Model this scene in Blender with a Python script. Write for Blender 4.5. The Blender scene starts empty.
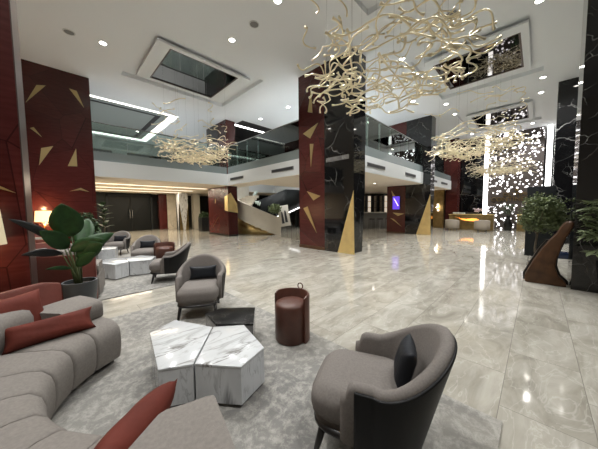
import bpy, bmesh, math, random
from math import sin, cos, pi, radians, sqrt, atan2
from mathutils import Vector, Matrix
S = bpy.context.scene
COL = S.collection
rnd = random.Random(7)

# ------------------------------------------------------------------ materials
def base_mat(name):
    m = bpy.data.materials.new(name); m.use_nodes = True
    nt = m.node_tree; b = nt.nodes['Principled BSDF']
    return m, nt, b
def col4(c): return (c[0], c[1], c[2], 1)
def simple(name, c, rough=.5, metal=0, spec=.5, coat=0, noise=0, nscale=8, bump=0, bscale=200, coords='Object'):
    m, nt, b = base_mat(name)
    b.inputs['Base Color'].default_value = col4(c)
    b.inputs['Roughness'].default_value = rough
    b.inputs['Metallic'].default_value = metal
    b.inputs['Specular IOR Level'].default_value = spec
    b.inputs['Coat Weight'].default_value = coat
    b.inputs['Coat Roughness'].default_value = .05
    tc = nt.nodes.new('ShaderNodeTexCoord')
    if noise:
        n = nt.nodes.new('ShaderNodeTexNoise'); n.inputs['Scale'].default_value = nscale; n.inputs['Detail'].default_value = 6
        nt.links.new(tc.outputs[coords], n.inputs['Vector'])
        r = nt.nodes.new('ShaderNodeValToRGB')
        r.color_ramp.elements[0].position = .3; r.color_ramp.elements[1].position = .7
        r.color_ramp.elements[0].color = col4([x*(1-noise) for x in c]); r.color_ramp.elements[1].color = col4([min(1, x*(1+noise)) for x in c])
        nt.links.new(n.outputs['Fac'], r.inputs[0]); nt.links.new(r.outputs[0], b.inputs['Base Color'])
    if bump:
        n = nt.nodes.new('ShaderNodeTexNoise'); n.inputs['Scale'].default_value = bscale; n.inputs['Detail'].default_value = 3
        nt.links.new(tc.outputs[coords], n.inputs['Vector'])
        bp = nt.nodes.new('ShaderNodeBump'); bp.inputs['Strength'].default_value = bump; bp.inputs['Distance'].default_value = .01
        nt.links.new(n.outputs['Fac'], bp.inputs['Height']); nt.links.new(bp.outputs[0], b.inputs['Normal'])
    return m
def emis(name, c, s):
    m, nt, b = base_mat(name)
    b.inputs['Base Color'].default_value = col4(c)
    b.inputs['Emission Color'].default_value = col4(c)
    b.inputs['Emission Strength'].default_value = s
    return m
def marble(name, base, vein, scale=1.2, thresh=.04, rough=.06, cloud=.15, coords='Object', stretch=(1, 1, 1), rot=(.4, .3, .6), spec=.5, fine=True):
    """stone with thin meandering veins: the narrow band of a distorted noise"""
    m, nt, b = base_mat(name)
    L = nt.links.new; N = nt.nodes.new
    tc = N('ShaderNodeTexCoord'); mp = N('ShaderNodeMapping')
    mp.inputs['Scale'].default_value = stretch; mp.inputs['Rotation'].default_value = rot
    L(tc.outputs[coords], mp.inputs['Vector'])
    prev = None
    for i, (sc, th) in enumerate(((scale, thresh), (scale*2.7, thresh*.6))[:2 if fine else 1]):
        n = N('ShaderNodeTexNoise'); n.inputs['Scale'].default_value = sc; n.inputs['Detail'].default_value = 5
        n.inputs['Roughness'].default_value = .5; n.inputs['Distortion'].default_value = .6
        L(mp.outputs[0], n.inputs['Vector'])
        s = N('ShaderNodeMath'); s.operation = 'SUBTRACT'; s.inputs[1].default_value = .5 + .03*i
        L(n.outputs['Fac'], s.inputs[0])
        a = N('ShaderNodeMath'); a.operation = 'ABSOLUTE'; L(s.outputs[0], a.inputs[0])
        r = N('ShaderNodeMapRange'); r.inputs['From Min'].default_value = 0; r.inputs['From Max'].default_value = th
        r.inputs['To Min'].default_value = 1 if i == 0 else .45; r.inputs['To Max'].default_value = 0
        L(a.outputs[0], r.inputs['Value'])
        n2 = N('ShaderNodeTexNoise'); n2.inputs['Scale'].default_value = sc*.9; L(mp.outputs[0], n2.inputs['Vector'])
        r2 = N('ShaderNodeMapRange'); r2.inputs['From Min'].default_value = .42; r2.inputs['From Max'].default_value = .62
        L(n2.outputs['Fac'], r2.inputs['Value'])
        mu = N('ShaderNodeMath'); mu.operation = 'MULTIPLY'; L(r.outputs[0], mu.inputs[0]); L(r2.outputs[0], mu.inputs[1])
        if prev is None: prev = mu.outputs[0]
        else:
            mx = N('ShaderNodeMath'); mx.operation = 'MAXIMUM'; L(prev, mx.inputs[0]); L(mu.outputs[0], mx.inputs[1]); prev = mx.outputs[0]
    nc = N('ShaderNodeTexNoise'); nc.inputs['Scale'].default_value = scale*.8; nc.inputs['Detail'].default_value = 8
    L(mp.outputs[0], nc.inputs['Vector'])
    cr = N('ShaderNodeValToRGB'); cr.color_ramp.elements[0].position = .3; cr.color_ramp.elements[1].position = .7
    cr.color_ramp.elements[0].color = col4([x*(1-cloud) for x in base]); cr.color_ramp.elements[1].color = col4([min(1, x*(1+cloud)) for x in base])
    L(nc.outputs['Fac'], cr.inputs[0])
    mix = N('ShaderNodeMix'); mix.data_type = 'RGBA'
    L(prev, mix.inputs['Factor']); L(cr.outputs[0], mix.inputs['A']); mix.inputs['B'].default_value = col4(vein)
    L(mix.outputs['Result'], b.inputs['Base Color'])
    b.inputs['Roughness'].default_value = rough; b.inputs['Specular IOR Level'].default_value = spec
    return m

def cracked_marble(name, base, vein, scale=1.0, width=.012, rough=.05, spec=.6):
    """black stone with a net of hair-thin pale veins, stronger in some places"""
    m, nt, b = base_mat(name)
    L = nt.links.new; N = nt.nodes.new
    tc = N('ShaderNodeTexCoord')
    n = N('ShaderNodeTexNoise'); n.inputs['Scale'].default_value = 1.4; n.inputs['Detail'].default_value = 4; L(tc.outputs['Object'], n.inputs['Vector'])
    ad = N('ShaderNodeVectorMath'); ad.operation = 'MULTIPLY_ADD'; L(n.outputs['Color'], ad.inputs[0]); ad.inputs[1].default_value = (.5, .5, .5); L(tc.outputs['Object'], ad.inputs[2])
    prev = None
    for i, (sc, w) in enumerate(((scale, width), (scale*2.6, width*.9))):
        v = N('ShaderNodeTexVoronoi'); v.feature = 'DISTANCE_TO_EDGE'; v.inputs['Scale'].default_value = sc; L(ad.outputs[0], v.inputs['Vector'])
        r = N('ShaderNodeMapRange'); r.inputs['From Max'].default_value = w; r.inputs['To Min'].default_value = 1; r.inputs['To Max'].default_value = 0; L(v.outputs['Distance'], r.inputs['Value'])
        g = N('ShaderNodeTexNoise'); g.inputs['Scale'].default_value = 1.1+i; L(tc.outputs['Object'], g.inputs['Vector'])
        gr = N('ShaderNodeMapRange'); gr.inputs['From Min'].default_value = .45+.05*i; gr.inputs['From Max'].default_value = .68; L(g.outputs['Fac'], gr.inputs['Value'])
        mu = N('ShaderNodeMath'); mu.operation = 'MULTIPLY'; L(r.outputs[0], mu.inputs[0]); L(gr.outputs[0], mu.inputs[1])
        if prev is None: prev = mu.outputs[0]
        else:
            mx = N('ShaderNodeMath'); mx.operation = 'MAXIMUM'; L(prev, mx.inputs[0]); L(mu.outputs[0], mx.inputs[1]); prev = mx.outputs[0]
    mix = N('ShaderNodeMix'); mix.data_type = 'RGBA'; L(prev, mix.inputs['Factor']); mix.inputs['A'].default_value = col4(base); mix.inputs['B'].default_value = col4(vein)
    L(mix.outputs['Result'], b.inputs['Base Color']); b.inputs['Roughness'].default_value = rough; b.inputs['Specular IOR Level'].default_value = spec
    return m

def floor_mat():
    m, nt, b = base_mat('polished_beige_marble')
    L = nt.links.new; N = nt.nodes.new
    tc = N('ShaderNodeTexCoord')
    mp = N('ShaderNodeMapping'); mp.inputs['Location'].default_value = (0.12, .33, 0)
    L(tc.outputs['Object'], mp.inputs['Vector'])
    br = N('ShaderNodeTexBrick'); br.inputs['Scale'].default_value = 1
    br.inputs['Brick Width'].default_value = .97; br.inputs['Row Height'].default_value = .485
    br.inputs['Mortar Size'].default_value = .0022; br.inputs['Mortar Smooth'].default_value = 0
    br.offset = .5; br.inputs['Bias'].default_value = 0
    br.inputs['Color1'].default_value = (0, 0, 0, 1); br.inputs['Color2'].default_value = (1, 1, 1, 1); br.inputs['Mortar'].default_value = (.5, .5, .5, 1)
    L(mp.outputs[0], br.inputs['Vector'])
    # every tile shows its own piece of stone: shift the noise by the tile's random value
    cmb = N('ShaderNodeVectorMath'); cmb.operation = 'MULTIPLY_ADD'
    L(br.outputs['Color'], cmb.inputs[0]); cmb.inputs[1].default_value = (13, 7, 5); L(tc.outputs['Object'], cmb.inputs[2])
    rt = N('ShaderNodeMapping'); rt.inputs['Rotation'].default_value = (0, 0, .6); rt.inputs['Scale'].default_value = (.8, 2.0, 1)
    L(cmb.outputs[0], rt.inputs['Vector'])
    n = N('ShaderNodeTexNoise'); n.inputs['Scale'].default_value = 1.7; n.inputs['Detail'].default_value = 9; n.inputs['Roughness'].default_value = .62; n.inputs['Distortion'].default_value = 1.1
    L(rt.outputs[0], n.inputs['Vector'])
    cr = N('ShaderNodeValToRGB'); e = cr.color_ramp.elements
    e[0].position = .28; e[0].color = (.225, .208, .173, 1); e[1].position = .72; e[1].color = (.46, .44, .385, 1)
    x = e.new(.44); x.color = (.315, .296, .25, 1); x = e.new(.55); x.color = (.375, .355, .306, 1)
    L(n.outputs['Fac'], cr.inputs[0])
    # pale thin veins
    n3 = N('ShaderNodeTexNoise'); n3.inputs['Scale'].default_value = 2.3; n3.inputs['Detail'].default_value = 4; n3.inputs['Distortion'].default_value = 1.5
    L(rt.outputs[0], n3.inputs['Vector'])
    s = N('ShaderNodeMath'); s.operation = 'SUBTRACT'; s.inputs[1].default_value = .5; L(n3.outputs['Fac'], s.inputs[0])
    a = N('ShaderNodeMath'); a.operation = 'ABSOLUTE'; L(s.outputs[0], a.inputs[0])
    r = N('ShaderNodeMapRange'); r.inputs['From Max'].default_value = .02; r.inputs['To Min'].default_value = .28; r.inputs['To Max'].default_value = 0
    L(a.outputs[0], r.inputs['Value'])
    mv = N('ShaderNodeMix'); mv.data_type = 'RGBA'; L(r.outputs[0], mv.inputs['Factor']); L(cr.outputs[0], mv.inputs['A']); mv.inputs['B'].default_value = (.62, .60, .55, 1)
    mj = N('ShaderNodeMix'); mj.data_type = 'RGBA'; L(br.outputs['Fac'], mj.inputs['Factor']); L(mv.outputs['Result'], mj.inputs['A']); mj.inputs['B'].default_value = (.19, .178, .152, 1)
    L(mj.outputs['Result'], b.inputs['Base Color'])
    b.inputs['Roughness'].default_value = .07
    b.inputs['Specular IOR Level'].default_value = .62
    nb = N('ShaderNodeTexNoise'); nb.inputs['Scale'].default_value = 2.5; L(tc.outputs['Object'], nb.inputs['Vector'])
    bp = N('ShaderNodeBump'); bp.inputs['Strength'].default_value = .05; bp.inputs['Distance'].default_value = .01
    L(nb.outputs['Fac'], bp.inputs['Height']); L(bp.outputs[0], b.inputs['Normal'])
    return m

def red_mat():
    """burgundy lacquered veneer cut into angular shards (voronoi panels with thin dark joints)"""
    m, nt, b = base_mat('burgundy_veneer')
    L = nt.links.new; N = nt.nodes.new
    tc = N('ShaderNodeTexCoord')
    v = N('ShaderNodeTexVoronoi'); v.feature = 'DISTANCE_TO_EDGE'; v.inputs['Scale'].default_value = .8
    L(tc.outputs['Object'], v.inputs['Vector'])
    v2 = N('ShaderNodeTexVoronoi'); v2.inputs['Scale'].default_value = .8; L(tc.outputs['Object'], v2.inputs['Vector'])
    mp = N('ShaderNodeMapping'); mp.inputs['Scale'].default_value = (1, 1, 7); L(tc.outputs['Object'], mp.inputs['Vector'])
    n = N('ShaderNodeTexNoise'); n.inputs['Scale'].default_value = 3; n.inputs['Detail'].default_value = 8; L(mp.outputs[0], n.inputs['Vector'])
    cr = N('ShaderNodeValToRGB'); cr.color_ramp.elements[0].position = .3; cr.color_ramp.elements[1].position = .75
    cr.color_ramp.elements[0].color = (.055, .0115, .0105, 1); cr.color_ramp.elements[1].color = (.088, .0215, .0195, 1)
    L(n.outputs['Fac'], cr.inputs[0])
    hs = N('ShaderNodeHueSaturation'); L(cr.outputs[0], hs.inputs['Color'])
    sp = N('ShaderNodeSeparateColor'); L(v2.outputs['Color'], sp.inputs[0])
    mr = N('ShaderNodeMapRange'); mr.inputs['To Min'].default_value = .8; mr.inputs['To Max'].default_value = 1.2; L(sp.outputs[0], mr.inputs['Value'])
    L(mr.outputs[0], hs.inputs['Value'])
    th = N('ShaderNodeMath'); th.operation = 'LESS_THAN'; th.inputs[1].default_value = .0045; L(v.outputs['Distance'], th.inputs[0])
    mix = N('ShaderNodeMix'); mix.data_type = 'RGBA'; L(th.outputs[0], mix.inputs['Factor']); L(hs.outputs[0], mix.inputs['A']); mix.inputs['B'].default_value = (.03, .008, .007, 1)
    L(mix.outputs['Result'], b.inputs['Base Color'])
    b.inputs['Roughness'].default_value = .22; b.inputs['Specular IOR Level'].default_value = .45
    return m

def screen_mat():
    """brown metal sheet pierced with irregular holes that are lit from behind"""
    m, nt, b = base_mat('pierced_backlit_sheet')
    L = nt.links.new; N = nt.nodes.new
    tc = N('ShaderNodeTexCoord')
    v = N('ShaderNodeTexVoronoi'); v.inputs['Scale'].default_value = 6.6; v.inputs['Randomness'].default_value = 1
    L(tc.outputs['Object'], v.inputs['Vector'])
    sp = N('ShaderNodeSeparateColor'); L(v.outputs['Color'], sp.inputs[0])
    sz = N('ShaderNodeMapRange'); sz.inputs['To Min'].default_value = .24; sz.inputs['To Max'].default_value = .50; L(sp.outputs[1], sz.inputs['Value'])
    hole = N('ShaderNodeMath'); hole.operation = 'LESS_THAN'; L(v.outputs['Distance'], hole.inputs[0]); L(sz.outputs[0], hole.inputs[1])
    xyz = N('ShaderNodeSeparateXYZ'); L(tc.outputs['Object'], xyz.inputs[0])
    d = N('ShaderNodeValToRGB'); d.color_ramp.interpolation = 'LINEAR'
    e = d.color_ramp.elements
    e[0].position = 0; e[0].color = (.65,)*3+(1,); e[1].position = 1; e[1].color = (.92,)*3+(1,)
    for p, c in ((.24, .7), (.275, 0), (.36, 0), (.40, .4), (.55, .72), (.75, .9)):
        q = e.new(p); q.color = (c, c, c, 1)
    zz = N('ShaderNodeMath'); zz.operation = 'DIVIDE'; zz.inputs[1].default_value = 6.58; L(xyz.outputs[2], zz.inputs[0]); L(zz.outputs[0], d.inputs[0])
    on = N('ShaderNodeMath'); on.operation = 'LESS_THAN'; L(sp.outputs[0], on.inputs[0]); L(d.outputs[0], on.inputs[1])
    f = N('ShaderNodeMath'); f.operation = 'MULTIPLY'; L(hole.outputs[0], f.inputs[0]); L(on.outputs[0], f.inputs[1])
    b.inputs['Base Color'].default_value = (.10, .082, .075, 1); b.inputs['Roughness'].default_value = .45
    b.inputs['Emission Color'].default_value = (1, .96, .98, 1)
    st = N('ShaderNodeMath'); st.operation = 'MULTIPLY'; st.inputs[1].default_value = 3.4; L(f.outputs[0], st.inputs[0]); L(st.outputs[0], b.inputs['Emission Strength'])
    return m

def rug_mat():
    m, nt, b = base_mat('abstract_grey_rug')
    L = nt.links.new; N = nt.nodes.new
    tc = N('ShaderNodeTexCoord')
    n = N('ShaderNodeTexNoise'); n.inputs['Scale'].default_value = .9; n.inputs['Detail'].default_value = 4; n.inputs['Distortion'].default_value = .6; L(tc.outputs['Object'], n.inputs['Vector'])
    cr = N('ShaderNodeValToRGB'); e = cr.color_ramp.elements
    e[0].position = .3; e[0].color = (.155, .152, .147, 1); e[1].position = .7; e[1].color = (.28, .266, .236, 1)
    x = e.new(.5); x.color = (.22, .213, .197, 1)
    L(n.outputs['Fac'], cr.inputs[0])
    # worn pale blotches, broken up by a fine scale
    n2 = N('ShaderNodeTexNoise'); n2.inputs['Scale'].default_value = 12; n2.inputs['Detail'].default_value = 12; n2.inputs['Roughness'].default_value = .78; n2.inputs['Distortion'].default_value = .3
    L(tc.outputs['Object'], n2.inputs['Vector'])
    r = N('ShaderNodeMapRange'); r.inputs['From Min'].default_value = .46; r.inputs['From Max'].default_value = .60; r.inputs['To Max'].default_value = .6
    L(n2.outputs['Fac'], r.inputs['Value'])
    mx = N('ShaderNodeMix'); mx.data_type = 'RGBA'; L(r.outputs[0], mx.inputs['Factor']); L(cr.outputs[0], mx.inputs['A']); mx.inputs['B'].default_value = (.43, .415, .375, 1)
    n5 = N('ShaderNodeTexNoise'); n5.inputs['Scale'].default_value = 3.1; n5.inputs['Detail'].default_value = 12; n5.inputs['Roughness'].default_value = .8
    L(tc.outputs['Object'], n5.inputs['Vector'])
    r5 = N('ShaderNodeMapRange'); r5.inputs['From Min'].default_value = .53; r5.inputs['From Max'].default_value = .66; r5.inputs['To Max'].default_value = .5
    L(n5.outputs['Fac'], r5.inputs['Value'])
    m5 = N('ShaderNodeMix'); m5.data_type = 'RGBA'; L(r5.outputs[0], m5.inputs['Factor']); L(mx.outputs['Result'], m5.inputs['A']); m5.inputs['B'].default_value = (.15, .145, .14, 1)
    L(m5.outputs['Result'], b.inputs['Base Color'])
    b.inputs['Roughness'].default_value = .95; b.inputs['Specular IOR Level'].default_value = .1
    n4 = N('ShaderNodeTexNoise'); n4.inputs['Scale'].default_value = 160; L(tc.outputs['Object'], n4.inputs['Vector'])
    bp = N('ShaderNodeBump'); bp.inputs['Strength'].default_value = .3; bp.inputs['Distance'].default_value = .008
    L(n4.outputs['Fac'], bp.inputs['Height']); L(bp.outputs[0], b.inputs['Normal'])
    return m
def glass_mat():
    m = bpy.data.materials.new('greenish_glass'); m.use_nodes = True
    nt = m.node_tree; nt.nodes.clear()
    L = nt.links.new; N = nt.nodes.new
    o = N('ShaderNodeOutputMaterial'); g = N('ShaderNodeBsdfGlossy'); g.inputs['Roughness'].default_value = .01; g.inputs['Color'].default_value = (.9, .97, .95, 1)
    t = N('ShaderNodeBsdfTransparent'); t.inputs['Color'].default_value = (.80, .88, .86, 1)
    fr = N('ShaderNodeFresnel'); fr.inputs['IOR'].default_value = 1.55
    mul = N('ShaderNodeMath'); mul.operation = 'MULTIPLY'; mul.inputs[1].default_value = 2.4; mul.use_clamp = True; L(fr.outputs[0], mul.inputs[0])
    mx = N('ShaderNodeMixShader'); L(mul.outputs[0], mx.inputs[0]); L(t.outputs[0], mx.inputs[1]); L(g.outputs[0], mx.inputs[2]); L(mx.outputs[0], o.inputs[0])
    return m

M = {}
M['floor'] = floor_mat()
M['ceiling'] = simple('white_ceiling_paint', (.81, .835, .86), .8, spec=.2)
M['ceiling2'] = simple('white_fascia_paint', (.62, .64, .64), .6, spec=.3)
M['cream'] = simple('cream_soffit', (.80, .72, .60), .6, spec=.3)
M['red'] = red_mat()
M['black_marble'] = cracked_marble('black_marble', (.006, .006, .0065), (.28, .28, .27), scale=1.0, width=.011)
M['white_marble'] = marble('white_marble', (.56, .575, .582), (.15, .14, .125), scale=1.7, thresh=.034, rough=.12, cloud=.06, stretch=(.8, 3.4, 1), rot=(.1, .2, .65))
M['white_marble_side'] = marble('white_marble_side', (.60, .615, .63), (.10, .10, .105), scale=2.4, thresh=.05, rough=.12, cloud=.12, stretch=(2.2, 2.2, .6), rot=(.3, .2, .2))
M['dark_marble'] = marble('dark_marble', (.009, .0085, .008), (.12, .11, .10), scale=7, thresh=.012, rough=.3, cloud=.5, spec=.08)
M['dark_marble_side'] = marble('grey_stone_side', (.16, .155, .15), (.3, .3, .29), scale=4, thresh=.02, rough=.15, cloud=.3)
M['cream_marble'] = marble('cream_marble', (.62, .56, .46), (.35, .30, .24), scale=1.2, thresh=.03, rough=.1, cloud=.2)
M['gold'] = simple('brushed_gold', (.95, .72, .34), .40, 1, noise=.12, nscale=3, bump=.06, bscale=40)
M['gold_dark'] = simple('aged_gold_sheet', (.32, .23, .10), .4, 1, noise=.25, nscale=4)
M['shard'] = simple('satin_gold_inlay', (.52, .41, .20), .42, .9)
M['champagne'] = simple('champagne_gold_leaf', (.86, .77, .56), .30, .8)
M['mirror'] = simple('smoked_mirror', (.13, .125, .12), .02, 1)
M['mirror_rim'] = simple('bronze_rim', (.085, .058, .052), .3, .3)
M['sofa'] = simple('warm_grey_woven_upholstery', (.225, .205, .186), .9, spec=.15, noise=.10, nscale=60, bump=.35, bscale=420)
M['chair'] = simple('grey_woven_upholstery', (.190, .172, .158), .9, spec=.15, noise=.12, nscale=90, bump=.4, bscale=500)
M['black_leather'] = simple('black_leather', (.006, .006, .0065), .45, spec=.25, noise=.1, nscale=30, bump=.12, bscale=300)
M['black_wood'] = simple('black_stained_wood', (.012, .010, .009), .35)
M['cushion_black'] = simple('charcoal_satin', (.012, .014, .018), .5, spec=.25, bump=.2, bscale=60)
M['red_velvet'] = simple('rust_velvet', (.120, .024, .015), .75, spec=.25, noise=.18, nscale=7, bump=.5, bscale=14)
M['red_leather'] = simple('terracotta_leather', (.150, .040, .029), .42, noise=.15, nscale=5, bump=.2, bscale=25)
M['pouf'] = simple('oxblood_leather', (.082, .030, .019), .42, noise=.15, nscale=12, bump=.15, bscale=120)
M['rug'] = rug_mat()
M['glass'] = glass_mat()
M['frost'] = simple('grey_green_back_painted_glass', (.20, .235, .235), .18)
M['steel'] = simple('brushed_steel', (.45, .46, .46), .25, 1)
M['vent'] = simple('dark_vent_slot', (.03, .03, .033), .6)
M['lamp_on'] = emis('downlight_glow', (1, .95, .86), 30)
M['strip_on'] = emis('white_light_strip', (1, .98, .96), 4.5)
M['cove_on'] = emis('cove_strip', (1, .96, .88), 2.6)
M['cream_on'] = emis('warm_soffit_strip', (1, .86, .66), 1.6)
M['slat_glow'] = emis('backlit_slat', (1, .85, .68), .55)
M['shade'] = emis('linen_shade_lit', (.60, .52, .34), .42)
M['shade_far'] = emis('linen_shade_lit_bright', (1, .74, .36), 1.6)
M['onyx'] = emis('glowing_onyx', (1, .36, .06), 2.2)
M['screen'] = screen_mat()
M['pot'] = simple('dark_grey_pot', (.055, .060, .064), .5)
M['pot_black'] = simple('black_planter', (.010, .011, .012), .3)
M['soil'] = simple('soil', (.02, .014, .01), .95, noise=.3, nscale=60)
M['leaf'] = simple('banana_leaf_green', (.018, .056, .014), .5, spec=.3, noise=.3, nscale=14)
M['leaf_dark'] = simple('near_black_leaf', (.006, .006, .007), .55)  # near-black tone for two narrow leaves of the banana plant
M['leaf_small'] = simple('small_leaf_green', (.030, .060, .020), .5, noise=.35, nscale=9)
M['leaf_tree'] = simple('topiary_green', (.13, .165, .07), .55, noise=.4, nscale=7)
M['stem'] = simple('plant_stem', (.06, .085, .03), .6)
M['bark'] = simple('bark', (.10, .08, .055), .8, noise=.3, nscale=30)
M['carved_wood'] = simple('carved_walnut', (.060, .027, .011), .42, spec=.35, noise=.45, nscale=6, bump=.1, bscale=30)
M['navy'] = simple('navy_gloss_plinth', (.010, .018, .045), .15)
M['charcoal'] = simple('charcoal_panel', (.009, .011, .012), .5, spec=.25)
M['door_dark'] = simple('dark_faceted_door', (.007, .008, .008), .45, spec=.2)
M['dark_wall'] = simple('dark_grey_wall', (.010, .012, .0115), .5, spec=.2)
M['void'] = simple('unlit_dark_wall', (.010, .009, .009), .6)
M['grey_wall'] = simple('grey_green_wall', (.30, .33, .32), .6)
M['stair_white'] = simple('pale_stair_parapet', (.58, .55, .48), .4, noise=.05, nscale=2)
M['paper'] = simple('poster_paper', (.62, .60, .54), .6)
M['ink'] = simple('poster_ink', (.03, .03, .035), .5)
M['screen_purple'] = emis('violet_display', (.14, .06, .80), .9)
M['screen_line'] = emis('display_white_mark', (.75, .6, 1), 2.0)
M['cushion_pale'] = simple('tub_chair_beige', (.36, .31, .25), .85)
M['white_counter'] = simple('white_counter', (.65, .65, .62), .3)
M['flower'] = simple('pale_blossom', (.75, .62, .66), .7)
M['book'] = simple('white_paper_stack', (.6, .62, .58), .6)
M['speaker'] = simple('grey_grille', (.20, .20, .20), .6)
M['baluster'] = simple('crystal_drop', (.75, .85, .80), .1, spec=1)

# ------------------------------------------------------------------ mesh helpers
def link(name, me, mat=None, parent=None, smooth=False):
    o = bpy.data.objects.new(name, me); COL.objects.link(o)
    if mat is not None:
        me.materials.clear()
        for x in (mat if isinstance(mat, (list, tuple)) else [mat]): me.materials.append(x)
    if parent: o.parent = parent
    if smooth:
        for p in me.polygons: p.use_smooth = True
    return o
def fromdata(name, vs, fs, mat, parent=None, smooth=False, recalc=True, mi=None):
    me = bpy.data.meshes.new(name); me.from_pydata([tuple(v) for v in vs], [], fs); me.update()
    if mi: 
        for p, i in zip(me.polygons, mi): p.material_index = i
    if recalc:
        b = bmesh.new(); b.from_mesh(me); bmesh.ops.recalc_face_normals(b, faces=b.faces); b.to_mesh(me); b.free()
    return link(name, me, mat, parent, smooth)
def box_into(vs, fs, a, b):
    n = len(vs); x0, y0, z0 = a; x1, y1, z1 = b
    vs += [(x0, y0, z0), (x1, y0, z0), (x1, y1, z0), (x0, y1, z0), (x0, y0, z1), (x1, y0, z1), (x1, y1, z1), (x0, y1, z1)]
    fs += [tuple(n+i for i in f) for f in ((0, 3, 2, 1), (4, 5, 6, 7), (0, 1, 5, 4), (1, 2, 6, 5), (2, 3, 7, 6), (3, 0, 4, 7))]
def boxes(name, lst, mat, parent=None, bevel=0):
    vs, fs = [], []
    for a, b in lst: box_into(vs, fs, a, b)
    o = fromdata(name, vs, fs, mat, parent)
    if bevel: bev(o, bevel)
    return o
def bev(o, w, seg=2, smooth=True):
    b = bmesh.new(); b.from_mesh(o.data)
    bmesh.ops.bevel(b, geom=b.edges[:], offset=w, segments=seg, affect='EDGES', profile=.5)
    b.to_mesh(o.data); b.free()
    if smooth:
        for p in o.data.polygons: p.use_smooth = True
        o.data.set_sharp_from_angle(angle=radians(40))
def prism(name, pts, z0, z1, mat, parent=None, bevel=0):
    """vertical prism over plan polygon"""
    n = len(pts); vs = [(x, y, z0) for x, y in pts]+[(x, y, z1) for x, y in pts]
    fs = [tuple(range(n-1, -1, -1)), tuple(range(n, 2*n))]+[(i, (i+1) % n, n+(i+1) % n, n+i) for i in range(n)]
    o = fromdata(name, vs, fs, mat, parent)
    if bevel: bev(o, bevel)
    return o
def extrude3(name, pts, d, mat, parent=None, bevel=0):
    """planar 3-D polygon thickened along vector d"""
    n = len(pts); vs = [Vector(p) for p in pts]+[Vector(p)+Vector(d) for p in pts]
    fs = [tuple(range(n-1, -1, -1)), tuple(range(n, 2*n))]+[(i, (i+1) % n, n+(i+1) % n, n+i) for i in range(n)]
    o = fromdata(name, vs, fs, mat, parent)
    if bevel: bev(o, bevel)
    return o
def tube_into(vs, fs, pts, rad, n=8):
    pts = [Vector(p) for p in pts]; k0 = len(vs); up = None
    for i, p in enumerate(pts):
        t = (pts[min(i+1, len(pts)-1)]-pts[max(i-1, 0)]).normalized()
        if up is None: up = t.orthogonal().normalized()
        up = (up-t*up.dot(t)).normalized(); s = t.cross(up)
        r = rad[i] if isinstance(rad, (list, tuple)) else rad
        for j in range(n):
            a = 2*pi*j/n; vs.append(p+up*(r*cos(a))+s*(r*sin(a)))
    for i in range(len(pts)-1):
        for j in range(n):
            a = k0+i*n+j; b = k0+i*n+(j+1) % n; fs.append((a, b, b+n, a+n))
    fs.append(tuple(k0+j for j in range(n-1, -1, -1))); e = k0+(len(pts)-1)*n; fs.append(tuple(e+j for j in range(n)))
def tube(name, pts, rad, mat, parent=None, n=10):
    vs, fs = [], []; tube_into(vs, fs, pts, rad, n)
    return fromdata(name, vs, fs, mat, parent, smooth=True)
def lathe(name, prof, mat, parent=None, n=32, loc=(0, 0, 0), a0=0, a1=2*pi):
    """prof: list of (r,z)"""
    vs, fs = [], []; full = abs(a1-a0-2*pi) < 1e-6; m = n if full else n+1
    for r, z in prof:
        for j in range(m):
            a = a0+(a1-a0)*j/n; vs.append((loc[0]+r*cos(a), loc[1]+r*sin(a), loc[2]+z))
    for i in range(len(prof)-1):
        for j in range(n):
            k = (j+1) % m; fs.append((i*m+j, i*m+k, (i+1)*m+k, (i+1)*m+j))
    if full:
        fs.append(tuple(range(m))[::-1]); fs.append(tuple((len(prof)-1)*m+j for j in range(m)))
    else:
        fs.append(tuple(i*m for i in range(len(prof)))); fs.append(tuple(i*m+n for i in range(len(prof)))[::-1])
    o = fromdata(name, vs, fs, mat, parent, smooth=True)
    o.data.set_sharp_from_angle(angle=radians(45)); return o
def thing(name, label, cat, loc=(0, 0, 0), rz=0, group=None):
    o = bpy.data.objects.new(name, None); COL.objects.link(o)
    o.location = loc; o.rotation_euler = (0, 0, rz); o.empty_display_size = .1
    return tag(o, label, cat, group)
def tag(o, label, cat, group=None):
    o['label'] = label; o['category'] = cat
    if group: o['group'] = group
    return o
def struct(o):
    o['kind'] = 'structure'; return o
def dup(root, label, loc=None, rz=None, scale=None):
    r = root.copy(); COL.objects.link(r); r['label'] = label
    if loc is not None: r.location = loc
    if rz is not None: r.rotation_euler = (0, 0, rz)
    if scale is not None: r.scale = (scale,)*3
    for ch in list(root.children):
        c = ch.copy(); COL.objects.link(c); c.parent = r
        for g in list(ch.children):
            d = g.copy(); COL.objects.link(d); d.parent = c
    return r

ZC = 6.58      # hall ceiling
ZS = 2.88       # soffit under the mezzanine
XA, XB, YA, YB = -4.6, 22.1, -6.0, 24.0

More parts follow.
